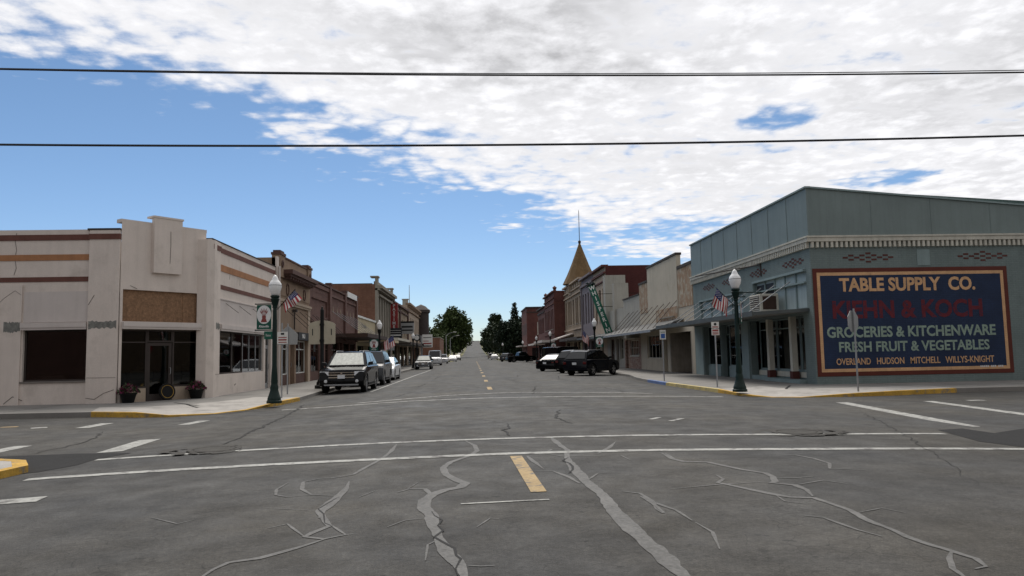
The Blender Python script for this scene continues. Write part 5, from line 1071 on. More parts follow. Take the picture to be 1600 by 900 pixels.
def flag(x, y, z, label, yaw, droop, L=1.05, hoist=.62, tilt=.75, group='flags on the lamps'):
    """striped flag on a short staff that rises outwards from the lamp; the cloth hangs from the staff in folds"""
    t = thing('flag', label, 'flag', (x, y, z), yaw, group)
    d = Vector((math.sin(tilt), 0, math.cos(tilt))); mb = MB(); mb.tube([(0, 0, 0), d*(hoist+.35)], .012, 6); mb.build('staff', M('black_iron'), t)
    mb = MB(); nu, nv = 20, 26; top = d*(hoist+.3)
    for i in range(nu+1):
        u = i/nu
        for j in range(nv+1):
            v = j/nv                                                # v runs down the hoist (staff), u out along the fly
            base = top-d*hoist*v; sag = Vector((-.10*u+droop*u*(1-v)*.25, 0, -L*u*.93)); fold = .05*math.sin(u*3+v*9)*(.25+u)
            p = base+sag+Vector((droop*.12*u*v+.02*math.sin(v*14)*u, fold, .03*math.cos(v*9)*u)); mb.v.append(tuple(p))
    mats = []
    for i in range(nu):
        for j in range(nv):
            a = i*(nv+1)+j; mb.f.append((a, a+1, a+nv+2, a+nv+1))
            mb.m.append(2 if (i < nu*.42 and j < 14) else (0 if (j//2) % 2 == 0 else 1))
    c = mb.build('cloth', [M('flag_red'), M('flag_white'), M('flag_blue')], t, smooth=3.3)
    st = MB()
    for i in range(1, 8):
        for j in range(1, 13, 2):
            if (i+j//2) % 2: continue
            p = Vector(mb.v[i*(nv+1)+j])
            for s_ in (-.006, .006): st.face([(p.x+.014*math.sin(q*1.257)*(1 if q % 2 == 0 else .5), p.y+s_, p.z+.014*math.cos(q*1.257)) for q in range(5)])
    s = st.build('stars', M('flag_white'), c); s['kind'] = 'stuff'
    return t
def post_sign(name, label, x, y, z, H, plates, r=.03, pm='galvanised', cat='sign', group=None, rz=0., square=False):
    """plates: (name, outline [(x, z)...], thickness, material, y offset, label)"""
    t = thing(name, label, cat, (x, y, z), rz, group)
    mb = MB()
    if square: mb.box(-r, r, -r, r, 0, H)
    else: mb.tube([(0, 0, 0), (0, 0, H)], r, 8)
    mb.build('post', M(pm), t)
    for nm, out, th, m, yo, lb in plates:
        mb = MB(); mb.extr([(a, yo, b) for a, b in out], (0, -th, 0)); mb.build(nm, M(m), t, label=lb)
    return t
rect = lambda x0, x1, z0, z1: [(x0, z0), (x1, z0), (x1, z1), (x0, z1)]
# left corner lamp: banner, flag and street name blade
x, y = -6.5, 25.0
t = lamp_post(x, y, 'dark green globe lamp on the kerb before the white corner shop', 4.2); bracket(t, 0, -.62, 3.24); bracket(t, 0, -.62, 2.38)
banner(x-.35, y, 2.56, .47, .80, 'wheat sheaf banner hanging on the lamp before the white corner shop')
flag(x+.07, y, 3.2, 'striped flag furled on the lamp before the white corner shop', R(0), 1.4, L=.34, hoist=.55, tilt=.72)
t = thing('street_name_sign', 'small green street name blade under the banner on the corner shop lamp', 'sign', (x, y, 2.45)); mb = MB(); mb.box(-.34, -.07, -.012, .012, -.22, .04); mb.build('blade', M('sign_green'), t)
mb = MB(); glyphs(-.28, -.12, -.13, .09, -.015, 3); mb.build('lettering', M('sign_white'), t)
# right corner lamp
x, y = 9.15, 25.55
t = lamp_post(x, y, 'dark green globe lamp on the kerb before the teal store', 4.25); bracket(t, 0, .32, 3.27); bracket(t, 0, .9, 3.42)
banner(x+.16, y, 2.5, .44, .80, 'wheat sheaf banner turned edgeways on the lamp before the teal store', R(66))
flag(x-.06, y, 3.12, 'striped flag hanging from the lamp before the teal store', R(180), 1.2, L=.62, hoist=.55, tilt=.78)
# further lamps
for px, Y, H, lab, bn, fl in ((593, 55, 4.25, 'globe lamp with a pink faded flag at the cream sign shop', True, True), (645.5, 88, 4.25, 'globe lamp next to the street clock', False, False), (929.5, 62.5, 4.3, 'globe lamp with a round banner beside the green leaning sign', True, False),
                              (860, 96, 4.3, 'globe lamp before the red brick block', True, False), (838.5, 118, 4.2, 'globe lamp before the dark brick shop', False, False), (817, 150, 4.0, 'globe lamp with a flag at the far right crossing', False, False), (785.5, 176, 4.0, 'single globe lamp standing against the dark trees', False, False)):
    p = at_plane(px, 540, Y); t = lamp_post(p.x, Y, lab, H, green=False, z=.15 if abs(p.x+1) > 6 else 0.); s_ = -1 if px < 739 else 1
    if bn:
        bracket(t, 0, .75*s_, 2.72); banner(p.x+.4*s_, Y, 1.85+.15, .62, .84, 'wheat sheaf banner, '+lab.replace(' with a pink faded flag', ''), group='town banners on the lamps', letters=Y < 70)
    if fl: flag(p.x+.06, Y, 2.5, 'striped flag hanging limp on the '+lab.replace(' with a pink faded flag', ''), 0, 1.0, L=.8, hoist=.8, tilt=1.0)
p = at_plane(915, 520, 62.5); flag(9.9, 62.5, 2.65, 'striped flag on the lamp beside the green leaning sign', R(180), 1., L=.8, hoist=.7, tilt=.7)
# posts and signs
x, y = at_ground(440, 622, .15)
t = post_sign('parking_sign', 'thin grey post with a small white and red parking plate by the corner shop lamp', x, y, .15, 2.75, [('plate', rect(-.16, .22, 1.98, 2.42), .012, 'sign_white', -.04, None)])
pl = [o for o in t.children if o.name.startswith('plate')][0]; mb = MB(); mb.box(-.12, .18, -.057, -.0525, 2.1, 2.15); mb.box(-.12, .18, -.057, -.0525, 2.20, 2.23); mb.box(-.12, .18, -.057, -.0525, 2.02, 2.05); mb.build('red_text', M('sign_red'), pl); mb = MB(); mb.box(-.03, .09, -.057, -.0525, 2.31, 2.38); mb.build('symbol', M('ink'), pl)
x2, y2 = at_ground(449, 616, .15)
post_sign('crossing_sign', 'house shaped crossing sign seen from its bare grey back behind the parking plate', x2, y2, .15, 2.85, [('plate', [(-.38, 2.0), (.38, 2.0), (.40, 2.42), (.0, 2.78), (-.40, 2.42)], .01, 'sign_back', .05, None)])
x, y = at_ground(503, 607, .15)
t = thing('notice_board', 'pair of round topped beige boards back to back on a thick black post', 'sign', (x, y, .15))
mb = MB(); mb.lathe([(.34, 0), (.34, .14), (.26, .18), (.26, .26), (.19, .4), (.14, .46), (.14, .8), (.09, .9), (.085, 3.7), (.05, 3.75), (.03, 3.85), (.001, 3.87)], n=12); mb.build('post', M('black_iron'), t, smooth=.5)
for s_ in (-1, 1):
    out = [(s_*.09, 2.08), (s_*.62, 2.08), (s_*.62, 3.02), (s_*.5, 3.10), (s_*.3, 3.17), (s_*.09, 3.2)]
    mb = MB(); mb.extr([(a, .03, b) for a, b in (out if s_ > 0 else out[::-1])], (0, -.05, 0)); b_ = mb.build('board', M('sign_beige'), t)
    mb = MB(); mb.box(s_*.44-.02, s_*.44+.02, -.035, -.0205, 2.5, 2.8); mb.build('slot', M('ink'), b_)
mb = MB(); mb.box(-.10, .10, -.10, .10, 2.2, 2.3); mb.box(-.10, .10, -.10, .10, 2.95, 3.05); mb.build('clamp', M('black_iron'), t)
x, y = at_ground(1121, 605, .15)
t = post_sign('parking_sign', 'grey post with two stacked white and red plates before the teal store window', x, y, .15, 2.5, [('plate', rect(-.15, .15, 2.29, 2.54), .012, 'sign_white', -.035, None), ('plate', rect(-.15, .15, 2.02, 2.27), .012, 'sign_white', -.035, None)])
for i, pl in enumerate([o for o in t.children if o.name.startswith('plate')]):
    z = 2.29-.27*i; mb = MB(); mb.box(-.12, .12, -.0515, -.0475, z+.03, z+.07)
    if i: mb.box(-.12, .12, -.0515, -.0475, z+.1, z+.13); mb.box(-.12, .12, -.0515, -.0475, z+.16, z+.22)
    mb.build('red_text', M('sign_red'), pl)
    if not i: mb = MB(); mb.lathe([(.055, 0), (.055, .004), (.001, .004)], (0, -.0475, z+.16), 12, 0, Matrix.Rotation(R(90), 3, 'X')); mb.build('symbol', M('ink'), pl)
x, y = at_ground(1038, 595, .15)
t = post_sign('parking_sign', 'post with a blue and white wheelchair bay plate at the blue kerb', x, y, .15, 2.45, [('plate', rect(-.15, .15, 2.0, 2.46), .012, 'sign_white', -.035, None)])
pl = [o for o in t.children if o.name.startswith('plate')][0]; mb = MB(); mb.box(-.10, .10, -.0515, -.0475, 2.06, 2.28); mb.build('symbol_panel', M('sign_blue'), pl); mb = MB(); mb.box(-.11, .11, -.0515, -.0475, 2.34, 2.37); mb.build('green_text', M('sign_green'), pl)
x, y = 12.57, 24.1
a8 = [(.38*math.cos(R(22.5+45*i)), 2.3+.38*math.sin(R(22.5+45*i))) for i in range(8)]
t = post_sign('stop_sign', 'stop sign seen from its dull grey back and half edge on before the painted wall', x, y, .15, 2.72, [('plate', a8, .006, 'sign_back', .045, None)], rz=R(36))
pl = [o for o in t.children if o.name.startswith('plate')][0]
mb = MB(); mb.extr([(a*.97, .0525, 2.3+(b-2.3)*.97) for a, b in a8], (0, -.007, 0)); mb.build('face', M('sign_red'), pl)
x, y = at_ground(611, 585, .15); post_sign('parking_sign', 'narrow grey two plate sign back on a post near the faded flag lamp', -7.15, 66, .15, 2.6, [('plate', rect(-.28, -.03, 1.95, 2.6), .012, 'sign_back', .05, None), ('plate', rect(.03, .28, 1.95, 2.6), .012, 'sign_back', .05, None)])
# projecting shop signs
p0, p1 = at_plane(613, 476, 93), at_plane(623, 514, 93)
t = thing('neon_sign', 'red vertical bar sign with white stacked letters on the tan brick building', 'sign', (LX, 93, 0))
mb = MB(); mb.box(.05, .98, -.15, .15, 4.95, 8.1); b_ = mb.build('panel', M('sign_red'), t); mb = MB(); mb.box(-.03, .05, -.03, .03, 5.3, 5.4); mb.box(-.03, .05, -.03, .03, 7.5, 7.6); mb.build('bracket', M('black_iron'), t)
for i, c in enumerate('PASTIME'): text('lettering', c, .50, M('sign_white'), b_, (.52, -.155, 7.78-i*.43), FRONT, .012, .006)
t = thing('marquee_sign', 'black double panel marquee below the red vertical sign', 'sign', (LX, 92, 0)); mb = MB(); mb.box(.03, 1.55, -.2, .2, 3.75, 5.0); b_ = mb.build('panel', M('ink'), t)
mb = MB(); mb.box(.12, 1.45, -.215, -.2, 4.05, 4.2); mb.box(.12, 1.45, -.215, -.2, 4.42, 4.46); mb.box(.12, 1.45, -.215, -.2, 4.68, 4.72); mb.build('light_bars', M('sign_white'), b_)
t = thing('projecting_sign', 'pale blue grey box sign with two dark words hung over the pavement', 'sign', (LX, 105, 0)); mb = MB(); mb.box(.1, 2.0, -.18, .18, 4.65, 6.15); b_ = mb.build('panel', M('sign_back'), t); mb = MB(); mb.box(.02, 2.0, -.08, .08, 6.15, 6.4); mb.build('bracket', M('black_iron'), t); mb = MB(); mb.box(.3, 1.85, -.2, -.18, 5.05, 5.25); mb.box(.3, 1.85, -.2, -.18, 5.5, 5.75); mb.build('lettering', M('ink'), b_)
t = thing('reader_board', 'white reader board with rows of faint dark and red words by the clock', 'sign', (-8.6, 121, 0)); mb = MB(); mb.box(.5, 2.1, -.15, .15, 2.9, 4.95); b_ = mb.build('panel', M('sign_white'), t); mb = MB(); mb.box(.2, .5, -.08, .08, .1, 4.8); mb.build('post', M('galvanised'), t); mb = MB(); mb.box(.62, 1.95, -.165, -.15, 4.4, 4.5); mb.box(.62, 1.95, -.165, -.15, 3.0, 3.2); mb.build('lettering', M('ink'), b_); mb = MB(); mb.box(.62, 1.95, -.165, -.15, 3.4, 3.6); mb.box(.62, 1.5, -.165, -.15, 3.85, 3.95); mb.build('red_text', M('sign_red'), b_)
t = thing('street_clock', 'black four faced street clock on a fluted post', 'clock', (-7.2, 97, .15))
mb = MB(); mb.lathe([(.3, 0), (.3, .3), (.16, .5), (.1, .9), (.09, 3.3), (.2, 3.4)], n=10); mb.build('post', M('black_iron'), t, smooth=.5)
mb = MB(); mb.lathe([(.001, -.16), (.42, -.16), (.45, -.1), (.45, .1), (.42, .16), (.001, .16)], (0, 0, 3.75), 20, 0, Matrix.Rotation(R(90), 3, 'X')); b_ = mb.build('case', M('black_iron'), t, smooth=.5)
mb = MB(); mb.lathe([(.3, 0), (.3, .012), (.001, .012)], (0, -.16, 3.75), 20, 0, Matrix.Rotation(R(90), 3, 'X')); f_ = mb.build('face', M('sign_white'), b_)
# leaning green palm-trunk sign
a, b = at_plane(923, 445, 72.3), at_plane(953, 523, 72.3)
t = thing('leaning_sign', 'dark green leaning plank sign with white letters reading down its length', 'sign', (b.x, 72.3, b.z))
d = (a-b); Ld = d.length; d.normalize(); e = Vector((d.z, 0, -d.x))
def P_(s_, w): v = d*s_+e*w; return (v.x, 0, v.z)
mb = MB(); mb.extr([P_(0, -.36), P_(0, .36), P_(Ld, .30), P_(Ld, -.30)], (0, .16, 0)); b_ = mb.build('board', M('sign_green'), t)
mb = MB(); mb.beam(P_(.3, .3), (1.0, .3, .3), .06); mb.beam(P_(Ld*.8, .2), (3.0, .3, Ld*.78), .05); mb.beam(P_(Ld*.55, .2), (2.6, .3, Ld*.52), .05); mb.build('bracket', M('black_iron'), t)
mb = MB()
for i in range(7):
    an = -2.4+.8*i; q = Vector(P_(Ld, 0)); mb.extr([q, q+Vector((.35*math.cos(an)-.05, 0, .2*math.sin(an)+.1)), q+Vector((.7*math.cos(an), 0, .35*math.sin(an)-.12)), q+Vector((.4*math.cos(an)+.05, 0, .2*math.sin(an)-.08))], (0, .05, 0))
mb.build('palm_fronds', M('dark_green'), t)
RT = basis((e.x, 0, e.z), (d.x, 0, d.z), (0, -1, 0))
for i, c in enumerate('WHISPERIN'): v = P_(Ld*(.93-.105*i), 0); text('lettering', c, .56, M('sign_white'), b_, (v[0], -.006, v[2]), RT, .014, .006)
# tall street lights beyond the crossing, air conditioner, planters
for px, py, Y, lab in ((697, 522, 190, 'tall curved arm street light nearer the orange brick corner'), (703.5, 527, 215, 'tall curved arm street light further up the hill foot')):
    p = at_plane(px, py, Y); t = thing('tall_street_light', lab, 'street light', (p.x, Y, hill(Y)), 0, 'tall street lights past the crossing'); h = p.z-hill(Y)
    mb = MB(); mb.tube([(0, 0, 0), (0, 0, h-.4)], [.12, .08], 8); mb.build('pole', M('galvanised'), t); mb = MB(); mb.tube([(0, 0, h-.4), (.8, 0, h+.2), (2.0, 0, h+.5)], [.06, .05, .04], 6); mb.build('arm', M('galvanised'), t); mb = MB(); mb.box(1.8, 2.6, -.12, .12, h+.42, h+.56); mb.build('lamp_head', M('sign_white'), t)
t = thing('air_conditioner', 'cream window air conditioner sitting on the teal store canopy', 'air conditioner', (RX-.62, 32.7, 3.2), RR)
mb = MB(); mb.box(-.62, .62, -.42, .42, .02, .80); mb.build('case', M('cream_trim'), t, bevel=.03); mb = MB(); mb.box(-.54, .54, -.425, -.40, .09, .73)
mb.build('grille', M('wood_dark'), t); mb = MB()
for i in range(7): mb.box(-.54, .54, -.445, -.426, .12+i*.09, .15+i*.09)
mb.build('louvres', M('cream_trim'), t); mb = MB(); mb.box(.62, .635, -.3, .3, .12, .7); mb.build('side_grille', M('wood_dark'), t)
def planter(x, y, lab, h=.34, r=.27):
    t = thing('planter', lab, 'flower pot', (x, y, .15), random.uniform(0, 3), 'flower pots by the corner door')
    mb = MB(); mb.lathe([(r*.7, 0), (r*.98, h*.85), (r*1.08, h*.86), (r*1.08, h), (r*.9, h), (r*.88, h*.9), (.001, h*.9)], n=16); mb.build('pot', M('black_iron'), t, smooth=.5)
    lf, fl = MB(), MB()
    for k in range(420):
        a = random.uniform(0, 6.283); rr = r*1.35*math.sqrt(random.random()); zz = h+.34*(1-(rr/(r*1.45))**2)*random.uniform(.3, 1); p = Vector((rr*math.cos(a), rr*math.sin(a), zz)); s_ = random.uniform(.025, .05)
        u = Vector((random.gauss(0, 1), random.gauss(0, 1), random.gauss(0, 1))).normalized(); v = u.cross(Vector((.3, .5, .8))).normalized(); (fl if random.random() < .42 else lf).face([p-u*s_-v*s_*.6, p+u*s_-v*s_*.6, p+u*s_+v*s_*.6, p-u*s_+v*s_*.6])
    lf.build('foliage', M('planter_leaf'), t); fl.build('flowers', M('planter_flower'), t)
mat('planter_leaf', (.045, .07, .03), .7, .3, 9); mat('planter_flower', (.22, .03, .10), .7, .4, 9, blotch=((.4, .16, .22), 6, .5, .6))
p = TC.inverted(); Q = lambda a, b: (Matrix.Translation((-12.5, 27.1, 0)) @ TC @ Vector((a, b, 0)))
for a, b, lab in ((.25, -.25, 'black pot of purple flowers at the left jamb of the corner door'), (2.85, -.22, 'black pot of pink flowers at the right jamb of the corner door')): v = Q(a, b); planter(v.x, v.y, lab)
v = Q(1.75, -.12); t = thing('wheel_ornament', 'yellow rimmed wheel leaning by the corner door', 'wheel', (v.x, v.y, .15+.31), math.atan2(2.6, 2.05))
mb = MB(); ax = Matrix.Rotation(R(82), 3, 'X'); mb.lathe([(.235, -.04), (.30, -.05), (.31, 0), (.30, .05), (.235, .04)], (0, 0, 0), 22, 0, ax); mb.build('tyre', M('tyre'), t, smooth=.6); mb = MB(); mb.lathe([(.2, -.03), (.237, -.045), (.237, .045), (.2, .03)], (0, 0, 0), 22, 0, ax); mb.build('rim', M('yellow_paint'), t)
mb = MB(); 
for i in range(6): an = i*math.pi/3; mb.beam(ax @ Vector((0, 0, 0)), ax @ Vector((.2*math.cos(an), .2*math.sin(an), 0)), .03)
mb.build('spokes', M('yellow_paint'), t)
def cabinet(px, py, lab, w, h):
    t = thing('cabinet', lab, 'cabinet', (px, py, .14), math.atan2(2.6, 2.05), None); mb = MB(); mb.box(-w/2, w/2, -.2, .2, 0, h); mb.build('carcass', M('wood_dark'), t, bevel=.02); mb = MB()
    for i in range(3): mb.box(-w/2+.05, w/2-.05, -.225, -.2, .12+i*h*.3, .05+(i+1)*h*.3)
    d_ = mb.build('drawers', M('wood_grey'), t); mb = MB(); mb.lathe([(.16, 0), (.2, .1), (.12, .26), (.001, .3)], (0, 0, h), 10); mb.build('urn', M('ink'), t)
v = Q(1.55, 1.5); cabinet(v.x, v.y, 'dark drawer cabinet with an urn seen through the corner door', .95, 1.15)
v = Q(2.7, 1.2); cabinet(v.x, v.y, 'narrow dark cabinet behind the right pane of the corner door', .6, 1.3)
t = thing('display_table', 'low table with folded white cloths behind the big left window', 'table', (-15.0, 28.2, .14)); mb = MB(); mb.box(-.9, .9, -.4, .4, .78, .86)
mb.build('top', M('wood_dark'), t); mb = MB(); [mb.box(a-.03, a+.03, b-.03, b+.03, 0, .78) for a in (-.8, .8) for b in (-.33, .33)]; mb.build('legs', M('wood_dark'), t)
t2 = thing('folded_cloth', 'heap of folded white cloths on the table in the left window', 'cloth', (-15.3, 28.2, 1.0)); mb = MB(); mb.box(-.45, .35, -.3, .3, .0, .06); mb.box(-.35, .3, -.26, .27, .062, .13); mb.build('cloth', M('white_board'), t2, bevel=.02)
t = thing('curtain', 'pale grey curtain panel behind the corner shop side window', 'curtain', (LX-.55, 29.75+5.3, .14), LR); mb = MB()
for i in range(12): mb.box(-.55+i*.09, -.47+i*.09, .02*(i % 2), .02+.02*(i % 2), .5, 2.75)
mb.build('cloth', M('sign_back_pale'), t)
mb = MB(); mb.tube([(-.6, .01, 2.78), (.6, .01, 2.78)], .015, 6); mb.build('rail', M('galvanised'), t)
# red display pieces in the teal store window
for Y, lab, c in ((41.9, 'dark red armchair in the far teal store window', 'sign_red'), (38.6, 'dark red armchair in the teal store window beside the pilaster', 'sign_red')):
    t = thing('armchair', lab, 'armchair', (RX+1.3, Y, .13), RR); mb = MB(); mb.box(-.35, .35, -.35, .3, .75, .92); mb.build('seat', M(c), t, bevel=.04); mb = MB(); mb.box(-.4, .4, .2, .38, .8, 1.55); mb.build('backrest', M(c), t, bevel=.05)
    for a in (-.42, .42): mb = MB(); mb.box(a-.07, a+.07, -.35, .36, .72, 1.15); mb.build('arm', M(c), t, bevel=.04)
    mb = MB(); mb.box(-.36, .36, -.3, .3, .0, .74); mb.build('plinth', M('wood_dark'), t)
# ------------------------------------------------------------------ overhead cables
def cable(pts, Y, r, lab):
    P = [at_plane(px, py, Y) for px, py in pts]; P.sort(key=lambda v: v.x); a = [(v.x, v.z) for v in P]
    def q(x):                                                       # Lagrange through the points
        s_ = 0
        for i, (xi, zi) in enumerate(a):
            w = 1.
            for j, (xj, _) in enumerate(a):
                if i != j: w *= (x-xj)/(xi-xj)
            s_ += zi*w
        return s_
    mb = MB(); mb.tube([(x_, 0, q(x_)) for x_ in [-22+1.1*i for i in range(43)]], r, 6)
    o = mb.build('overhead_cable', M('ink')); o.location = (0, Y, 0); return tag(o, lab, 'cable', None)
cable([(0, 108.0), (800, 117.5), (1600, 113.0)], 20, .024, 'upper black cable across the sky, lower strand of the pair')
cable([(0, 106.8), (800, 115.0), (1600, 109.6)], 20.1, .013, 'thin upper strand just above the upper black cable')
cable([(0, 226), (800, 226.3), (1600, 211.8)], 19.5, .03, 'lower thick black cable across the sky above the roofs')
# ------------------------------------------------------------------ trees
def foliage_mat(n, c1, c2):
    m = bpy.data.materials.new(n); m.use_nodes = True; nt = m.node_tree; N = nt.nodes; L = nt.links.new; b = N['Principled BSDF']; b.inputs['Roughness'].default_value = .7; b.inputs['Specular IOR Level'].default_value = .25
    tc = N.new('ShaderNodeTexCoord'); no = N.new('ShaderNodeTexNoise'); L(tc.outputs['Object'], no.inputs['Vector']); no.inputs['Scale'].default_value = .55; no.inputs['Detail'].default_value = 5
    mr = N.new('ShaderNodeMapRange'); L(no.outputs['Fac'], mr.inputs['Value']); mr.inputs['From Min'].default_value = .35; mr.inputs['From Max'].default_value = .65
    mx = N.new('ShaderNodeMix'); mx.data_type = 'RGBA'; L(mr.outputs[0], mx.inputs[0]); mx.inputs[6].default_value = (*c1, 1); mx.inputs[7].default_value = (*c2, 1); L(mx.outputs[2], b.inputs['Base Color']); _mats[n] = m
foliage_mat('leaf_green', (.04, .06, .022), (.085, .115, .04)); foliage_mat('leaf_dark', (.022, .036, .018), (.045, .062, .03)); foliage_mat('leaf_fir', (.014, .025, .016), (.03, .046, .026))
def leaf(mb, p, s_):
    u = Vector((random.gauss(0, 1), random.gauss(0, 1), random.gauss(0, .8))).normalized(); v = u.cross(Vector((random.random(), random.random(), 1))).normalized()
    k = random.uniform(.5, .8); mb.face([p-u*s_, p+v*s_*k, p+u*s_, p-v*s_*k])
TG = 'trees at the end of the street'
def broad_tree(lab, x, y, H, r, m='leaf_green', n=2600, ls=.34, seed=1):
    random.seed(seed); z = hill(y)-.1; t = thing('broadleaf_tree', lab, 'tree', (x, y, z), 0, TG); ht = H*.22
    mb = MB(); mb.tube([(0, 0, 0), (.1, 0, ht*.6), (0, .1, ht*1.3), (.1, 0, H*.6)], [.05*r+.12, .04*r+.1, .035*r+.06, .05], 8)
    cl = []
    for i in range(46):
        a = random.uniform(0, 6.283); zz = random.uniform(.22, .95); pr = math.sin(min(1, max(.05, (zz-.12)/.9))*math.pi)**.55; rr = r*pr*math.sqrt(random.uniform(.15, 1))*.82
        c = Vector((rr*math.cos(a), rr*math.sin(a), H*zz)); cl.append((c, r*random.uniform(.20, .38)))
        if i % 3 == 0: mb.tube([(0, 0, ht+random.uniform(0, H*.3)), c*.5+Vector((0, 0, H*.25)), c], [.12, .07, .02], 5)
    mb.build('trunk', M('bark'), t, smooth=.8); lf = MB()
    for i in range(n):
        c, cr = random.choice(cl); q = Vector((random.gauss(0, 1), random.gauss(0, 1), random.gauss(0, .8))).normalized()*cr*random.uniform(.55, 1.08); leaf(lf, c+q, ls*random.uniform(.6, 1.3))
    lf.build('crown', M(m), t); return t
def fir(lab, x, y, H, r, n=34, seed=2, m='leaf_fir', bare=.1, gap=.0):
    random.seed(seed); z = hill(y)-.1; t = thing('conifer_tree', lab, 'tree', (x, y, z), 0, TG)
    mb = MB(); mb.tube([(0, 0, 0), (0, 0, H*.5), (.15, 0, H*.98)], [.028*H*.5+.1, .14, .02], 7); mb.build('trunk', M('bark'), t); lf = MB()
    for i in range(n):
        f = (i+random.uniform(-.3, .3))/n; zz = H*(bare+(1-bare)*f); L_ = r*(1-f)**.8*random.uniform(.55, 1.15)+.15; a0 = random.uniform(0, 6.3)
        for b in range(5 if f < .85 else 3):
            a = a0+b*6.283/5+random.uniform(-.3, .3); l = L_*random.uniform(.6, 1.1); k = max(3, int(l*7))
            for j in range(k):
                q = (j+random.random())/k; p = Vector((l*q*math.cos(a), l*q*math.sin(a), zz+.25*l*q-.55*l*q*q+random.uniform(-.25, .25))); w = .5*(1-q)+.15
                leaf(lf, p+Vector((random.uniform(-w, w), random.uniform(-w, w), 0)), random.uniform(.22, .42))
    lf.build('crown', M(m), t); return t
broad_tree('big round green tree overhanging the left side of the hill road', -7.2, 282, 18.3, 7.4, n=11000, ls=.5, seed=11)
broad_tree('darker green tree behind the orange brick corner, left of the big round tree', -14.5, 255, 11.5, 4.6, 'leaf_green', n=4600, ls=.42, seed=12)
broad_tree('smaller leafy tree in front of the big round tree at the pavement', -9.4, 232, 8.5, 3.6, n=3200, seed=13)
broad_tree('distant tree peeping over the dark red block', -24, 250, 13.5, 4.5, 'leaf_dark', n=1800, seed=14)
broad_tree('low dark tree up the left of the hill road', -9.0, 360, 11, 5.5, 'leaf_green', n=4000, ls=.55, seed=15)
fir('tall pointed fir with a bent tip beside the brick block', 11.4, 205, 15.8, 4.2, n=52, seed=21, gap=.3)
broad_tree('very dark bushy tree under the tall pointed fir', 10.4, 196, 10.2, 5.0, 'leaf_fir', n=6500, ls=.4, seed=22)
broad_tree('dark bushy tree against the brick block wall', 15.2, 204, 11.5, 4.8, 'leaf_fir', n=6000, seed=23)
broad_tree('dark tree reaching over the right pavement of the hill road', 9.0, 226, 10.6, 5.4, 'leaf_dark', n=6000, seed=24)
broad_tree('tall loose dark tree further up the right of the hill road', 9.8, 330, 18.0, 5.2, 'leaf_dark', n=5500, ls=.5, seed=25)
fir('thin fir behind the tall loose dark tree', 13.5, 345, 17.0, 3.6, n=34, seed=26)
broad_tree('olive tree half way up the right of the hill road', 8.8, 300, 13.0, 5.6, 'leaf_dark', n=6000, ls=.42, seed=27)
broad_tree('low dark shrub tree near the brow of the hill, right side', 8.5, 390, 10.0, 5.2, 'leaf_dark', n=3500, ls=.6, seed=28)
broad_tree('low tree near the brow of the hill, left side', -9, 430, 10.0, 5.5, 'leaf_dark', n=3500, ls=.6, seed=29)
random.seed(5)
# ------------------------------------------------------------------ every separate piece becomes a part of its own
ONE_EACH = {'pilasters': 'pilaster', 'columns': 'column', 'diamond_ornaments': 'diamond_ornament', 'awning_rods': 'awning_rod', 'column': 'column', 'column_base': 'column_base', 'side_windows': 'side_window',
            'legs': 'leg', 'light_bars': 'light_bar', 'drawers': 'drawer', 'base_panel': 'base_panel', 'bare_plaster': 'bare_plaster', 'bracket': 'bracket', 'clamp': 'clamp', 'blocked_vents': 'blocked_vent', 'stained_panel': 'stained_panel',
            'red_text': 'red_text', 'louvres': 'louvre', 'spokes': 'spoke'}
AS_GROUPS = {'brick_ornament': 'brick_ornament', 'wall_cracks': 'wall_crack', 'bulkhead': 'bulkhead', 'cornice': 'cornice', 'lettering': 'lettering', 'wall': None}
KEEP = ('crown', 'foliage', 'flowers', 'stars', 'wall', 'broken_rim', 'road', 'kerb', 'pavement', 'hill', 'ground', 'body', 'cabin')
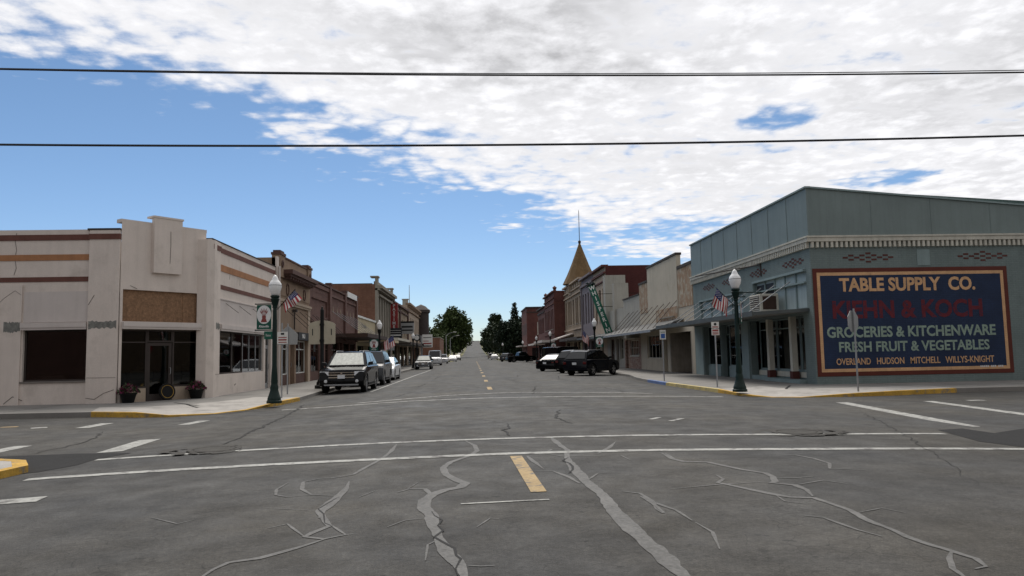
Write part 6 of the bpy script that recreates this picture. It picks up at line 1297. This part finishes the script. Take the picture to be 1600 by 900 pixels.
def pieces(o, loose):
    me = o.data; n = len(me.vertices); par = list(range(n))
    def find(a):
        while par[a] != a: par[a] = par[par[a]]; a = par[a]
        return a
    for e in me.edges:
        a, b = find(e.vertices[0]), find(e.vertices[1])
        if a != b: par[a] = b
    isl = {}
    for i in range(n): isl.setdefault(find(i), []).append(i)
    L_ = list(isl.values())
    if loose or len(L_) > 600: return L_
    bb = [[(min(me.vertices[i].co[k] for i in q), max(me.vertices[i].co[k] for i in q)) for k in range(3)] for q in L_]
    sz = [max(h-l for l, h in b) for b in bb]; gp = list(range(len(L_)))
    def gf(a):
        while gp[a] != a: a = gp[a]
        return a
    for i in range(len(L_)):
        for j in range(i):
            g2 = sum(max(0, bb[i][k][0]-bb[j][k][1], bb[j][k][0]-bb[i][k][1])**2 for k in range(3))
            if g2**.5 <= max(.02, .5*max(sz[i], sz[j])):
                a, b = gf(i), gf(j)
                if a != b: gp[a] = b
    out = {}
    for i, q in enumerate(L_): out.setdefault(gf(i), []).extend(q)
    return list(out.values())
for o in [o for o in COL.objects if o.type == 'MESH' and o.parent is not None]:
    stem = o.name.split('.')[0]; loose = stem in ONE_EACH
    if not loose and stem in KEEP and stem != 'lettering': continue
    if len(o.data.vertices) > 30000: continue
    P = pieces(o, loose)
    new = ONE_EACH.get(stem) or AS_GROUPS.get(stem) or stem
    if len(P) == 1:
        if new != stem: o.name = new
        continue
    me = o.data; own = {}
    for k, q in enumerate(P):
        for i in q: own[i] = k
    fs = [[] for _ in P]
    for p in me.polygons: fs[own[p.vertices[0]]].append(p)
    for k, q in enumerate(P):
        ix = {v: i for i, v in enumerate(q)}; m2 = bpy.data.meshes.new(new); m2.from_pydata([tuple(me.vertices[i].co) for i in q], [], [tuple(ix[v] for v in p.vertices) for p in fs[k]])
        for m_ in me.materials: m2.materials.append(m_)
        for a, b in zip(m2.polygons, fs[k]): a.material_index = b.material_index; a.use_smooth = b.use_smooth
        c = bpy.data.objects.new(new, m2); COL.objects.link(c); c.parent = o.parent
        if o.get('label'): c['label'] = o['label']
        if k == 0:
            for ch in list(o.children): ch.parent = c
    bpy.data.objects.remove(o)
